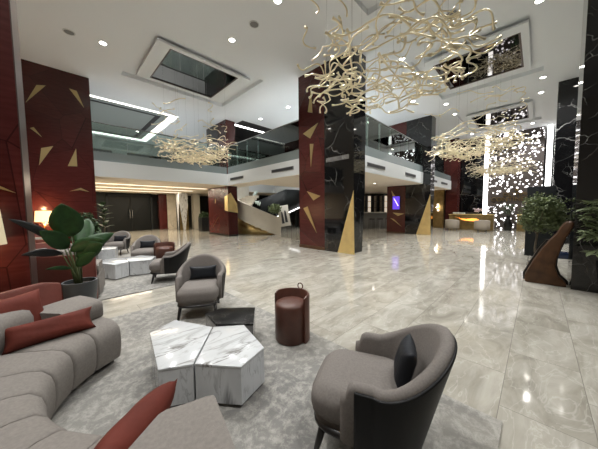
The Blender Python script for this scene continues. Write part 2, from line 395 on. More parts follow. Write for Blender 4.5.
# ------------------------------------------------------------------ shell
o = fromdata('floor', [(XA, YA, 0), (XB+4, YA, 0), (XB+4, YB, 0), (XA, YB, 0)], [(0, 1, 2, 3)], M['floor']); struct(o)
COF = [(4.02, 1.70), (4.02, 9.55), (11.0, 1.70), (18.0, 1.70)]
OX, OY = 2.06, 1.70
holes = [(cx-OX, cx+OX, cy-OY, cy+OY) for cx, cy in COF]
holes.append((-3.2, 5.05, 14.0, 20.8))         # lit cove above the left gallery
holes.append((7.75, 11.6, 12.1, 16.5))         # dark opening above the stair
xs = sorted({XA, XB+4, *[h[0] for h in holes], *[h[1] for h in holes]})
ys = sorted({YA, YB, *[h[2] for h in holes], *[h[3] for h in holes]})
vs, fs = [], []
for i in range(len(xs)-1):
    for j in range(len(ys)-1):
        mx, my = (xs[i]+xs[i+1])/2, (ys[j]+ys[j+1])/2
        if any(h[0] < mx < h[1] and h[2] < my < h[3] for h in holes): continue
        box_into(vs, fs, (xs[i], ys[j], ZC), (xs[i+1], ys[j+1], ZC+.05))
struct(fromdata('ceiling', vs, fs, M['ceiling']))
struct(boxes('wall_back', [((XA-.2, YA, 0), (XA, YB, 7.4))], M['cream']))
struct(boxes('wall_right', [((XA-.2, YA-.2, 0), (XB+4, YA, 7.4))], M['dark_wall']))
struct(boxes('wall_left', [((XA-.2, 23.8, 0), (XB+4, 24.0, 7.4))], M['grey_wall']))
struct(boxes('wall_front', [((XB+3.8, YA, 0), (XB+4, YB, 7.4))], M['void']))

# recesses above the holes: stepped tray, dropped panel and smoked mirror
def coffer(cx, cy, label):
    t = thing('ceiling_coffer', label, 'ceiling coffer', (cx, cy, ZC), 0, 'mirrored ceiling coffers')
    d = .15; w = .03
    boxes('recess_tray', [((-OX, -OY, d), (OX, OY, d+w)), ((-OX, -OY, 0), (-OX+w, OY, d)), ((OX-w, -OY, 0), (OX, OY, d)),
                          ((-OX, -OY, 0), (OX, -OY+w, d)), ((-OX, OY-w, 0), (OX, OY, d))], M['ceiling'], t)
    ix, iy, jx, jy, a, b = 1.62, 1.34, 1.22, 1.16, .0, .06
    boxes('dropped_frame', [((-ix, -iy, a), (-jx, iy, b)), ((jx, -iy, a), (ix, iy, b)), ((-jx, -iy, a), (jx, -jy, b)), ((-jx, jy, a), (jx, iy, b))], M['ceiling'], t)
    boxes('bronze_rim', [((-jx, -jy, .005), (-jx+.05, jy, .09)), ((jx-.05, -jy, .005), (jx, jy, .09)), ((-jx+.05, -jy, .005), (jx-.05, -jy+.05, .09)), ((-jx+.05, jy-.05, .005), (jx-.05, jy, .055))], M['mirror_rim'], t)
    boxes('smoked_mirror', [((-jx+.05, -jy+.05, .03), (jx-.05, jy-.05, .045))], M['mirror'], t)
    return t
coffer(*COF[0], 'mirrored coffer straight above the big near gold chandelier, mostly out of frame')
coffer(*COF[1], 'dark mirrored coffer at upper left above the left chandelier')
coffer(*COF[2], 'mirrored coffer at upper right reflecting the pierced white lit screen')
coffer(*COF[3], 'smallest mirrored coffer, farthest, just above the reception screen wall')

# lit cove over the left gallery
t = thing('cove_light', 'large rectangular ceiling cove with white light strip above the left gallery', 'cove light', (0.925, 17.4, ZC))
hx, hy = 4.125, 3.4
boxes('cove_tray', [((-hx, -hy, .25), (hx, hy, .28)), ((-hx, -hy, 0), (-hx+.03, hy, .25)), ((hx-.03, -hy, 0), (hx, hy, .25)), ((-hx, -hy, 0), (hx, -hy+.03, .25)), ((-hx, hy-.03, 0), (hx, hy, .25))], M['ceiling'], t)
w = .42
boxes('light_strip', [((-hx+.03, -hy+.03, .06), (hx-.03, -hy+w, .10)), ((-hx+.03, hy-w, .06), (hx-.03, hy-.03, .10)), ((hx-w, -hy+w, .06), (hx-.03, hy-w, .10)), ((-hx+.03, -hy+w, .06), (-hx+w, hy-w, .10))], M['cove_on'], t)
boxes('inner_panel', [((-hx+w, -hy+w, .05), (hx-w, hy-w, .12))], M['grey_wall'], t)
k = .75
boxes('black_trim', [((-hx+k, -hy+k, .02), (hx-k, -hy+k+.10, .05)), ((-hx+k, hy-k-.1, .02), (hx-k, hy-k, .05)), ((hx-k-.22, -hy+k+.1, .02), (hx-k, hy-k-.1, .05)), ((-hx+k, -hy+k+.1, .02), (-hx+k+.1, hy-k-.1, .05))], M['vent'], t)
boxes('ventilation_grille', [((-.6, .2, .03), (.3, .6, .05))], M['speaker'], t)

# dark opening above the stair with a light line
struct(boxes('trim_1', [((7.75, 12.1, ZC+.5), (11.6, 16.5, ZC+.53)), ((7.72, 12.1, ZC+.05), (7.75, 16.5, ZC+.5)), ((11.6, 12.1, ZC+.05), (11.63, 16.5, ZC+.5)), ((7.75, 12.07, ZC+.05), (11.6, 12.1, ZC+.5)), ((7.75, 16.5, ZC+.05), (11.6, 16.53, ZC+.5))], M['void']))
tag(boxes('light_line', [((7.9, 13.3, ZC+.1), (11.4, 13.42, ZC+.16))], M['strip_on']), 'thin bright light line in the dark ceiling opening over the stair', 'light strip')

# mezzanine: slab with fascia. left wing Y>13.2, step X>7.4, right wing Y>5
plan = [(XA, 12.45), (6.9, 12.45), (6.9, 4.66), (XB-.4, 4.66), (XB-.4, YB-.2), (XA, YB-.2)]
ZF = 3.52
WELL = (7.95, 12.9, 10.75, 15.65)
def slab(name, z0, z1, mat, d=0):
    xs = sorted({XA, 6.9+d, XB-.4, WELL[0], WELL[1]}); ys = sorted({4.66+d, 12.45+d, YB-.2, WELL[2], WELL[3]})
    vs, fs = [], []
    for i in range(len(xs)-1):
        for j in range(len(ys)-1):
            mx, my = (xs[i]+xs[i+1])/2, (ys[j]+ys[j+1])/2
            if mx < 6.9+d and my < 12.45+d: continue
            if WELL[0] < mx < WELL[1] and WELL[2] < my < WELL[3]: continue
            box_into(vs, fs, (xs[i], ys[j], z0), (xs[i+1], ys[j+1], z1))
    return struct(fromdata(name, vs, fs, mat))
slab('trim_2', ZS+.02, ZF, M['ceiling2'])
slab('ceiling_soffit', ZS, ZS+.02, M['cream'], .02)
# glass parapet: painted lower band, clear glass above, steel rail
def parapet(label, p0, p1, n):
    p0, p1 = Vector((*p0, 0)), Vector((*p1, 0)); L = (p1-p0).length; ang = atan2(p1.y-p0.y, p1.x-p0.x)
    t = thing('glass_balustrade', label, 'balustrade', (p0.x, p0.y, ZF), ang)
    boxes('painted_band', [((0, -.02, 0), (L, .02, .37))], M['frost'], t)
    for i in range(n):
        boxes('glass_panel', [((L*i/n+.01, -.008, .37), (L*(i+1)/n-.01, .008, 1.48))], M['glass'], t)
    boxes('handrail', [((0, -.025, 1.48), (L, .025, 1.53))], M['steel'], t, .006)
parapet('glass balustrade along the left gallery, behind the left chandelier', (XA+.02, 12.51), (6.9, 12.51), 10)
parapet('glass balustrade between red column and big marble column, above the stair', (6.96, 12.45), (6.96, 6.80), 6)
parapet('glass balustrade running from the big marble column to reception', (7.6, 4.72), (XB-.5, 4.72), 14)
# air vents in the fascia
vent_xy = [('X', 12.1, 10.8, 'air vent slot in the fascia just right of the red column with gold hexagon'),
           ('X', 8.5, 7.1, 'air vent slot in the fascia just left of the big marble column'),
           ('Y', 8.4, 9.9, 'longest air vent slot in the fascia, just right of the big marble column'),
           ('Y', 12.1, 13.5, 'air vent slot in the fascia just left of the column with the display'),
           ('Y', 15.5, 17.3, 'air vent slot in the fascia just right of the column with the display'),
           ('Y', 18.3, 19.8, 'last air vent slot in the fascia, nearest reception')]
for ax, a, b, lab in vent_xy:
    if ax == 'X':
        t = thing('air_vent', lab, 'vent', (6.9, (a+b)/2, 3.20), 0, 'fascia air vents'); h = abs(a-b)/2
        boxes('vent_frame', [((-.025, -h, -.07), (-.002, h, .07))], M['steel'] if 0 else M['speaker'], t)
        boxes('slot', [((-.032, -h+.03, -.05), (-.026, h-.03, .05))], M['vent'], t)
    else:
        t = thing('air_vent', lab, 'vent', ((a+b)/2, 4.66, 3.20), 0, 'fascia air vents'); h = abs(a-b)/2
        boxes('vent_frame', [((-h, -.025, -.07), (h, -.002, .07))], M['speaker'], t)
        boxes('slot', [((-h+.03, -.032, -.05), (h-.03, -.026, .05))], M['vent'], t)

# ------------------------------------------------------------------ columns
def shard(name, pts, axis, val, out, mat, parent, th=.02):
    """gold wedge on a face; pts (horizontal, z)"""
    P = [((val, a, z) if axis == 'X' else (a, val, z)) for a, z in pts]
    d = (out*th, 0, 0) if axis == 'X' else (0, out*th, 0)
    return extrude3(name, P, d, mat, parent)
# big central column
t = thing('column', 'big full-height column, black marble and red veneer, gold wedge at its foot', 'column')
boxes('veneer_panel', [((6.86, 5.47, .12), (7.56, 6.75, ZC))], M['red'], t)
# black marble body with the corner cut away at the foot
ys0, ys1 = 4.27, 5.47
boxes('marble_core', [((6.85, 4.27, 2.12), (7.57, 5.47, ZC)), ], M['black_marble'], t)
def foot(parent, x0, x1, ya, yb, zt, wy):
    # lower body: plan corner tapers inward towards the foot; gold triangle fills the front
    n = []
    vs = [(x0, yb, 0), (x1, yb, 0), (x1, ya+.10, 0), (x0+.25, ya+.12, 0), (x0, ya+wy, 0),
          (x0, yb, zt), (x1, yb, zt), (x1, ya, zt), (x0, ya, zt)]
    fs = [(0, 1, 6, 5), (1, 2, 7, 6), (2, 3, 8, 7), (3, 4, 8), (4, 0, 5, 8), (0, 4, 3, 2, 1), (5, 6, 7, 8)]
    me = fromdata('marble_foot', vs, fs, M['black_marble'], parent)
    return me
foot(t, 6.85, 7.57, 4.27, 5.47, 2.12, .62)
fromdata('gold_wedge', [(6.84, 4.27+.62, 0.005), (6.84, 4.265, 2.12), (6.845, 4.22, .005), (7.08, 4.37, .005), (7.0, 4.6, .005)],
         [(0, 1, 2), (2, 1, 3), (3, 1, 4), (4, 1, 0), (0, 2, 3, 4)], M['gold'], t)
boxes('skirting', [((6.84, 5.47, 0), (7.57, 6.76, .12))], M['carved_wood'], t)
for pts in ([(6.09, 5.89), (6.25, 5.14), (6.03, 5.05)], [(6.51, 4.40), (5.76, 4.62), (6.15, 4.15)], [(6.16, 3.95), (5.98, 3.92), (6.12, 3.1)],
            [(6.33, 2.2), (6.0, 1.84), (5.66, 1.99)], [(6.52, 1.55), (6.30, 1.62), (5.85, .62)], [(6.4, .48), (6.1, .55), (6.6, .3)][:0]):
    if pts: shard('gold_shard', pts, 'X', 6.86, -1, M['shard'], t)
# shorter grey band of stone on the marble face
boxes('stone_band', [((6.845, 4.45, 3.15), (6.85, 5.40, 3.30))], M['dark_marble_side'], t)

# kiosk column with display
t = thing('column', 'full-height black marble and red column with gold triangle and violet display', 'column')
boxes('veneer_panel', [((14.71, 5.62, .08), (15.4, 6.75, ZC))], M['red'], t)
boxes('marble_core', [((14.7, 4.27, 2.2), (15.4, 5.62, ZC))], M['black_marble'], t)
foot(t, 14.7, 15.4, 4.27, 5.62, 2.2, .70)
fromdata('gold_wedge', [(14.69, 4.97, 0.005), (14.69, 4.265, 2.3), (14.69, 4.2, .005), (14.95, 4.3, .005)], [(0, 1, 2), (2, 1, 3), (3, 1, 0), (0, 2, 3)], M['gold'], t)
boxes('skirting', [((14.69, 5.62, 0), (15.4, 6.76, .08))], M['carved_wood'], t)
for pts in ([(6.47, 2.62), (6.40, 2.28), (6.22, 2.24)], [(6.38, 1.26), (5.68, 1.2), (6.05, 1.05)], [(6.52, .92), (6.30, .86), (5.82, .42)]):
    shard('gold_shard', pts, 'X', 14.71, -1, M['shard'], t)
t = thing('wall_display', 'small violet display screen on the red side of the far column', 'screen', (14.70, 6.15, 1.85))
boxes('bezel', [((-.05, -.24, -.42), (0, .24, .42))], M['black_wood'], t, .005)
boxes('display', [((-.056, -.21, -.39), (-.05, .21, .39))], M['screen_purple'], t)
shard('diagonal_mark', [(.15, .26), (.11, .28), (-.16, -.18), (-.11, -.2)], 'X', -.0565, -1, M['screen_line'], t, .003)

# red column with the gold hexagon
t = thing('column', 'red veneer column with a gold hexagon, left of the curved stair', 'column')
boxes('veneer_panel', [((6.95, 12.52, .1), (7.55, 15.0, ZS))], M['red'], t)
boxes('veneer_panel', [((6.97, 12.60, ZF), (7.55, 13.5, ZC))], M['red'], t)
boxes('marble_panel', [((6.96, 13.5, ZF), (7.55, 15.0, ZC))], M['black_marble'], t)
boxes('skirting', [((6.94, 12.51, 0), (7.56, 15.0, .1))], M['black_wood'], t)
fromdata('gold_hexagon', [(6.93, 12.9, 1.50), (6.93, 12.88, 2.28), (6.90, 12.49, 2.36), (6.90, 12.49, 1.44), (7.08, 12.44, 2.50), (7.50, 12.47, 1.86), (7.54, 12.47, 1.34), (6.95, 12.53, 1.5), (7.5, 12.52, 1.5), (7.3, 12.52, 2.2)],
         [(0, 1, 2, 3), (3, 2, 4, 5, 6), (0, 3, 6, 8, 7), (1, 0, 7), (2, 1, 7, 9, 4), (4, 9, 8, 5), (5, 8, 6), (7, 8, 9)], M['gold'], t, recalc=True)
shard('gold_shard', [(14.05, 2.25), (13.98, 2.05), (14.10, 1.9)], 'X', 6.95, -1, M['shard'], t)
shard('gold_shard', [(14.45, .5), (13.7, 1.1), (14.3, .62)], 'X', 6.95, -1, M['shard'], t)

# red pillar at left with gold wedges (behind the plant)
t = thing('column', 'wide red veneer column with several gold triangles, behind the banana plant', 'column')
boxes('veneer_panel', [((-1.5, 12.36, 0), (1.17, 14.1, ZC))], M['red'], t)
for pts in ([(-.50, 5.18), (-.22, 5.84), (.0, 5.90)], [(.60, 6.0), (.80, 5.98), (.98, 5.42)], [(-.30, 3.12), (-.22, 3.72), (.08, 3.84)],
            [(.42, 3.18), (.68, 3.86), (.68, 3.2)], [(.42, 2.26), (.74, 2.40), (.98, 2.26), (.72, 2.32)], [(-.45, 4.35), (-.36, 4.40), (-.18, 4.1)]):
    shard('gold_shard', pts, 'Y', 12.36, -1, M['shard'], t)

# near red pillar on the far left
t = thing('column', 'nearest red veneer column at the left edge, behind the table lamp', 'column')
boxes('veneer_panel', [((-3.0, 4.27, 0), (-.243, 5.4, ZC))], M['red'], t)
boxes('polished_edge', [((-.243, 4.275, 0), (-.233, 5.395, ZC))], M['mirror_rim'], t)
shard('gold_shard', [(-.62, 1.93), (-.30, 1.72), (-.62, 1.84)], 'Y', 4.27, -1, M['shard'], t)

# right-hand black columns
t = thing('column', 'nearest black marble column at the right edge, behind the leafy plant', 'column')
boxes('marble_panel', [((6.55, -2.9, .0), (7.3, -.48, ZC))], M['black_marble'], t)
t = thing('column', 'black marble column right of the reception screen, behind the clipped tree', 'column')
boxes('marble_panel', [((14.67, -2.9, .0), (15.4, -.42, ZC))], M['black_marble'], t)
# red pier where the gallery ends at reception
t = thing('column', 'narrow dark red pier left of the black reception wall', 'column')
boxes('veneer_panel', [((20.9, 4.25, 0), (21.7, 5.0, ZC))], M['red'], t)

# ------------------------------------------------------------------ reception end wall
WX = 21.9
struct(boxes('wall_reception', [((WX, 2.86, 0), (WX+.2, 4.9, ZC)), ((WX, YA, 0), (WX+.2, -.62, ZC))], M['black_marble']))
t = thing('light_screen', 'tall brown pierced screen with white backlit holes behind reception', 'screen wall', (WX, 1.2, 0))
boxes('pierced_sheet', [((0, -1.37, 0), (.06, 1.37, ZC))], M['screen'], t)
def text(name, body, size, loc, mat, parent, extr=.015):
    cu = bpy.data.curves.new(name, 'FONT'); cu.body = body; cu.size = size; cu.extrude = extr; cu.align_x = 'CENTER'
    ob = bpy.data.objects.new(name, cu); COL.objects.link(ob)
    dg = bpy.context.evaluated_depsgraph_get(); me = bpy.data.meshes.new_from_object(ob.evaluated_get(dg))
    bpy.data.objects.remove(ob); bpy.data.curves.remove(cu)
    # text lies in XY, reading along +X; turn it to stand on the wall, facing -X
    R = Matrix(((0, 0, -1), (-1, 0, 0), (0, 1, 0))).to_4x4()
    me.transform(Matrix.Translation(loc) @ R)
    return link(name, me, mat, parent)
sg = thing('wall_lettering', 'gold hotel lettering on the pierced screen behind reception', 'sign', (WX, 1.05, 2.0))
text('letters', 'OLYMPIC', .34, (-.03, 0, .30), M['gold_dark'], sg)
text('letters', 'CONTINENTAL', .40, (-.03, -.05, -.05), M['gold_dark'], sg)
shard('crest', [(0, .80), (.09, .70), (.05, .62), (-.05, .62), (-.09, .70)], 'X', -.02, -1, M['gold_dark'], sg)
tag(boxes('light_strip', [((WX-.05, 2.60, .9), (WX+.05, 2.84, ZC))], M['strip_on']), 'vertical white light strip at the left edge of the pierced screen', 'light strip', 'vertical strips by reception')
tag(boxes('light_strip', [((WX-.05, -.52, .9), (WX+.05, -.27, ZC))], M['strip_on']), 'vertical white light strip at the right edge of the pierced screen', 'light strip', 'vertical strips by reception')
t = thing('shelf_frame', 'slim metal shelf frame on the dark wall right of the pierced screen', 'shelf', (WX-.25, -1.15, 0))
for y in (-.35, .25): boxes('post', [((-.03, y-.03, 0), (.03, y+.03, 5.4))], M['steel'], t)
for z in (2.2, 3.1, 4.0, 4.9): boxes('shelf', [((-.15, -.32, z), (.15, .22, z+.03))], M['steel'], t)
# room behind the pier: dark wall with a framed picture and a small chandelier
struct(boxes('wall_lobby', [((25.0, 5.0, 0), (25.2, 9.5, ZS))], M['void']))
t = thing('framed_picture', 'dark framed picture on the wall left of the reception desk', 'picture', (24.97, 8.0, 2.35))
boxes('frame', [((-.04, -.75, -.35), (0, .75, .35))], M['gold_dark'], t, .01)
boxes('canvas', [((-.05, -.65, -.26), (-.04, .65, .26))], M['void'], t)
struct(boxes('wall_gold', [((20.6, 5.05, 0), (20.9, 5.75, ZS))], M['gold_dark']))
t = thing('wall_lamp', 'bright crystal wall lamp on the gold pier left of reception', 'lamp', (20.5, 5.4, 1.55))
boxes('backplate', [((.04, -.08, -.3), (.1, .08, .3))], M['gold'], t)
for q, (dy, dz) in enumerate(((0, .22), (.07, .02), (-.03, -.2))):
    lathe('bulb', [(.001, -.06), (.04, -.03), (.055, 0), (.04, .03), (.001, .06)], M['strip_on'], t, 12, (-.06, dy, dz))

# reception desks
def desk(label, loc, w):
    t = thing('reception_desk', label, 'reception desk', loc, 0, 'gold reception desks')
    boxes('gold_body', [((0, -w/2, 0), (.8, w/2, 1.02))], M['gold_dark'], t, .01)
    boxes('counter_top', [((-.05, -w/2-.03, 1.02), (.85, w/2+.03, 1.07))], M['gold'], t, .008)
    return t
d1 = desk('gold reception desk with glowing orange stone front', (20.0, 3.28, 0), 2.5)
fromdata('glowing_onyx', [(-.015, y, z) for y, z in ((.95, .93), (.55, .78), (.2, .74), (-.1, .80), (-.35, .78), (-.5, .70), (-.42, .58), (-.15, .60), (.2, .62), (.45, .68), (.7, .84))] +
         [(0, y, z) for y, z in ((.95, .93), (.55, .78), (.2, .74), (-.1, .80), (-.35, .78), (-.5, .70), (-.42, .58), (-.15, .60), (.2, .62), (.45, .68), (.7, .84))],
         [tuple(range(11)), tuple(range(21, 10, -1))]+[(i, (i+1) % 11, 11+(i+1) % 11, 11+i) for i in range(11)], M['onyx'], d1)
desk('second gold reception desk, partly behind the dark partition', (20.4, .15, 0), 1.5)
t = thing('paper_stack', 'open book and pale papers on the left end of the reception desk', 'papers', (20.4, 4.0, 1.07))
boxes('sheets', [((-.15, -.35, 0), (.15, -.02, .10)), ((-.15, .02, 0), (.15, .35, .13))], M['book'], t, .01)
t = thing('flower_arrangement', 'pale pink flowers on the reception desk in front of the light strip', 'flowers', (20.4, 2.95, 1.07))
lathe('vase', [(.05, 0), (.08, .08), (.05, .16)], M['glass'], t, 12)
vs, fs = [], []
for i in range(60):
    a = rnd.random()*2*pi; r = rnd.random()*.30; z = .17+rnd.random()*.22
    c = Vector((r*cos(a)*.6, r*sin(a), z)); s = .035
    n = len(vs); vs += [c+Vector((s, 0, 0)), c+Vector((0, s, 0)), c+Vector((-s, 0, 0)), c+Vector((0, -s, 0)), c+Vector((0, 0, s)), c-Vector((0, 0, s))]
    fs += [(n, n+1, n+4), (n+1, n+2, n+4), (n+2, n+3, n+4), (n+3, n, n+4), (n+1, n, n+5), (n+2, n+1, n+5), (n+3, n+2, n+5), (n, n+3, n+5)]
fromdata('blossoms', vs, fs, M['flower'], t)
t = thing('floor_vase', 'tall black vase standing before the pierced screen between the desks', 'vase', (20.8, 1.35, 0))
lathe('vase_body', [(.16, 0), (.20, .05), (.24, .4), (.12, .75), (.09, .95), (.12, 1.0)], M['pot_black'], t, 20)
vs, fs = [], []
for i in range(90):
    a = rnd.random()*2*pi; r = rnd.random()**.5*.32; z = 1.1+rnd.random()*.6
    c = Vector((r*cos(a), r*sin(a), z)); u = Vector((rnd.uniform(-1, 1), rnd.uniform(-1, 1), rnd.uniform(-1, 1))).normalized()*.09; w_ = u.orthogonal().normalized()*.035
    n = len(vs); vs += [c-u, c+w_, c+u, c-w_]; fs.append((n, n+1, n+2, n+3))
vs2, fs2 = [], []
for i in range(5): tube_into(vs2, fs2, [(0, 0, .98), (.1*cos(i*1.3), .1*sin(i*1.3), 1.25), (.22*cos(i*1.3), .22*sin(i*1.3), 1.5)], .008, 5)
fromdata('twigs', vs2, fs2, M['stem'], t); fromdata('foliage', vs, fs, M['leaf_small'], t, recalc=False)

# ------------------------------------------------------------------ soft furniture helpers
def wall_ring(name, path, tops, z0, th, mat, parent, lean=0, rr=.035, off=0, flip=True, zref=.42):
    """upholstered wall swept along a plan path. tops: height at each station. outward normal = right of travel"""
    n = len(path); vs, fs = [], []; K = None
    for i, (x, y) in enumerate(path):
        a = Vector(path[max(i-1, 0)]); b = Vector(path[min(i+1, n-1)]); t = (b-a).normalized(); nx, ny = (t.y, -t.x) if not flip else (-t.y, t.x)
        zt = tops[i]; z00 = z0[i] if isinstance(z0, (list, tuple)) else z0
        h = th/2; r = min(rr, h)
        prof = [(-h, z00+.01), (-h, z00+(zt-z00)*.5), (-h, zt-r)]
        for k in range(1, 6): aa = pi-k*pi/6; prof.append((h*cos(aa), zt-r+r*sin(aa)))
        prof += [(h, zt-r), (h, z00+(zt-z00)*.5), (h, z00+.01), (h*.6, z00), (-h*.6, z00)]
        K = len(prof)
        for d, z in prof:
            dd = d+off+(lean[i] if isinstance(lean, (list, tuple)) else lean)*max(0, z-zref)
            vs.append((x+nx*dd, y+ny*dd, z))
    for i in range(n-1):
        for j in range(K):
            a = i*K+j; b = i*K+(j+1) % K; fs.append((a, b, b+K, a+K))
    # rounded ends
    for base, s in ((0, 0), ((n-1)*K, n-1)):
        cx = sum(vs[base+j][0] for j in range(K))/K; cy = sum(vs[base+j][1] for j in range(K))/K; cz = sum(vs[base+j][2] for j in range(K))/K
        p = Vector(path[s]); q = Vector(path[1 if s == 0 else n-2]); t = (p-q).normalized()*th*.38
        m = len(vs)
        for j in range(K):
            v = vs[base+j]; vs.append((cx+(v[0]-cx)*.72+t.x, cy+(v[1]-cy)*.72+t.y, cz+(v[2]-cz)*.95))
        for j in range(K): fs.append((base+j, base+(j+1) % K, m+(j+1) % K, m+j))
        fs.append(tuple(m+j for j in range(K)))
    return fromdata(name, vs, fs, mat, parent, smooth=True)
def cushion(name, w, d, h, mat, parent, loc=(0, 0, 0), p=4, q=2.6, n=28, rings=9, crown=.0, front=0):
    """soft superellipse block w (y) x d (x) x h (z), base at loc"""
    vs, fs = [], []
    for i in range(rings+1):
        f = -1+2*i/rings
        f = math.copysign(abs(f)**.7, f)
        s = (1-abs(f)**(q*1.6))**(1/(q)) if abs(f) < 1 else 0
        s = max(s, .80 if i in (0, rings) else .86)
        if i in (0,): s = .93
        for j in range(n):
            a = 2*pi*j/n; c, e = cos(a), sin(a)
            x = math.copysign(abs(c)**(2/p), c)*d/2; y = math.copysign(abs(e)**(2/p), e)*w/2
            k = 1-(1-s)*min(1, .12*2/max(w, d)*4)
            vs.append((loc[0]+x*k, loc[1]+y*k, loc[2]+h/2+f*h/2))
    for i in range(rings):
        for j in range(n):
            fs.append((i*n+j, i*n+(j+1) % n, (i+1)*n+(j+1) % n, (i+1)*n+j))
    fs.append(tuple(range(n))[::-1])
    # crowned top
    top = rings*n; m = len(vs); last = top
    for kk, (s, dz) in enumerate(((.8, .35), (.5, .75), (.2, .96))):
        for j in range(n):
            v = vs[top+j]; vs.append((loc[0]+(v[0]-loc[0])*s, loc[1]+(v[1]-loc[1])*s, loc[2]+h+crown*dz))
        for j in range(n): fs.append((last+j, last+(j+1) % n, m+kk*n+(j+1) % n, m+kk*n+j))
        last = m+kk*n
    fs.append(tuple(last+j for j in range(n)))
    return fromdata(name, vs, fs, mat, parent, smooth=True)
def pillow_mesh(w, h, t, n=18, pinch=.10, sag=0):
    """throw cushion in the XZ plane, thickness along Y, standing on z=0 and centred in x"""
    vs, fs = [], []
    for side in (1, -1):
        for i in range(n+1):
            for j in range(n+1):
                u = -1+2*i/n; v = -1+2*j/n
                e = 1-pinch*(1-abs(v)**2)*abs(u)**3; g = 1-pinch*(1-abs(u)**2)*abs(v)**3
                th = (max(0, (1-u**4)*(1-v**4)))**.62
                wr = .05*sin(u*9+v*4)*cos(v*7-u*3)*th
                vs.append((u*w/2*e, side*t/2*(th+wr*.5), h/2+v*h/2*g))
    N = n+1
    for s in (0, 1):
        for i in range(n):
            for j in range(n):
                a = s*N*N+i*N+j; f = (a, a+1, a+N+1, a+N); fs.append(f if s else f[::-1])
    me = bpy.data.meshes.new('cushion'); me.from_pydata(vs, [], fs)
    b = bmesh.new(); b.from_mesh(me); bmesh.ops.remove_doubles(b, verts=b.verts, dist=1e-5); bmesh.ops.recalc_face_normals(b, faces=b.faces); b.to_mesh(me); b.free()
    for p in me.polygons: p.use_smooth = True
    return me
def pillow(label, mat, loc, rz, lean, w, h, t, name='throw_cushion', roll=0, group=None, me=None):
    me = me or pillow_mesh(w, h, t)
    o = link(name, me, mat); o.location = loc
    o.rotation_mode = 'XYZ'
    o.matrix_world = Matrix.Translation(loc) @ Matrix.Rotation(rz, 4, 'Z') @ Matrix.Rotation(lean, 4, 'X') @ Matrix.Rotation(roll, 4, 'Y')
    tag(o, label, 'cushion', group)
    return o

# ------------------------------------------------------------------ tub armchair (front faces local +X)
def make_armchair(label):
    t = thing('armchair', label, 'armchair', (0, 0, 0), 0, 'grey tub armchairs')
    N = 64; path, tops, lean = [], [], []
    for i in range(N+1):
        s = -1+2*i/N                      # -1 right arm front ... 0 back ... 1 left arm front
        a = abs(s)
        if a > .52:                       # straight arm
            f = (a-.52)/.48
            x = -.04+f*.185; y = .285
        else:
            ang = a/.52*pi/2; x = -.04-.185*cos(ang)**.9; y = .285*sin(ang)**.92
        path.append((x, math.copysign(y*.965, s)))
        q = max(0, (a-.85)/.15)
        tops.append(.555+.230*(0.5+0.5*cos(min(1, a/.58)*pi))-.075*(1-sqrt(max(0, 1-q*q))))
        lean.append(.02+.25*max(0, cos(min(1, a/.62)*pi/2)))
    # thick upholstered inner wall, black leather outer shell
    wall_ring('upholstered_back', path, tops, .20, .072, M['chair'], t, lean=lean, rr=.036, zref=.2)
    k = 5
    wall_ring('leather_shell', path[k:-k], [h-.028 for h in tops[k:-k]], .185, .026, M['black_leather'], t, lean=lean[k:-k], rr=.01, off=.036, zref=.2)
    # seat
    cushion('seat', .55, .60, .215, M['chair'], t, (.09, 0, .215), p=4.6, crown=.012)
    cushion('seat_base', .57, .60, .04, M['black_wood'], t, (.085, 0, .180), p=3.6, rings=3)
    for sx, sy in ((.29, .22), (.29, -.22), (-.17, .20), (-.17, -.20)):
        ex = sx+(.05 if sx > 0 else -.05); ey = sy*1.12
        tube('leg', [(sx, sy, .20), (ex, ey, 0)], [.025, .015], M['black_wood'], t, 8)
    return t
def at(loc, rz, lx, ly, lz):
    return (loc[0]+lx*cos(rz)-ly*sin(rz), loc[1]+lx*sin(rz)+ly*cos(rz), lz)
chairs = [((1.39, .69), 113, 'nearest armchair at lower right, grey with black leather outer shell', None, 1.0),
          ((1.475, 3.53), 238, 'grey armchair facing the camera behind the black marble table', None, 1.0),
          ((1.73, 5.68), 158, 'armchair seen from its black side, between the two rugs seating groups', None, 1.0),
          ((1.75, 7.85), 240, 'grey armchair with dark cushion beside the far brown pouf', None, 1.0),
          ((1.48, 10.35), 236, 'farthest grey armchair, behind the farthest white marble table', None, 1.0)]
lum = pillow_mesh(.40, .20, .10, 12)
proto = None
labs = ['dark cushion with pointed corner standing in the nearest armchair', 'dark lumbar cushion on the armchair behind the black table',
        None, 'dark lumbar cushion on the armchair beside the far brown pouf', 'dark lumbar cushion on the farthest armchair']
for i, ((x, y), a, lab, _, sc) in enumerate(chairs):
    rz = radians(a)
    if proto is None: c = proto = make_armchair(lab); c.location = (x, y, 0.012); c.rotation_euler = (0, 0, rz)
    else: c = dup(proto, lab, (x, y, 0.012), rz)
    if i == 0:
        pillow(labs[0], M['cushion_black'], at((x, y), rz, -.13, .0, .452), rz-pi/2, radians(15), .26, .25, .10, 'lumbar_cushion', 0, 'dark lumbar cushions')
    elif labs[i]:
        pillow(labs[i], M['cushion_black'], at((x, y), rz, -.12, .02, .452), rz-pi/2+.05, radians(14), .40, .2, .1, 'lumbar_cushion', 0, 'dark lumbar cushions', lum)

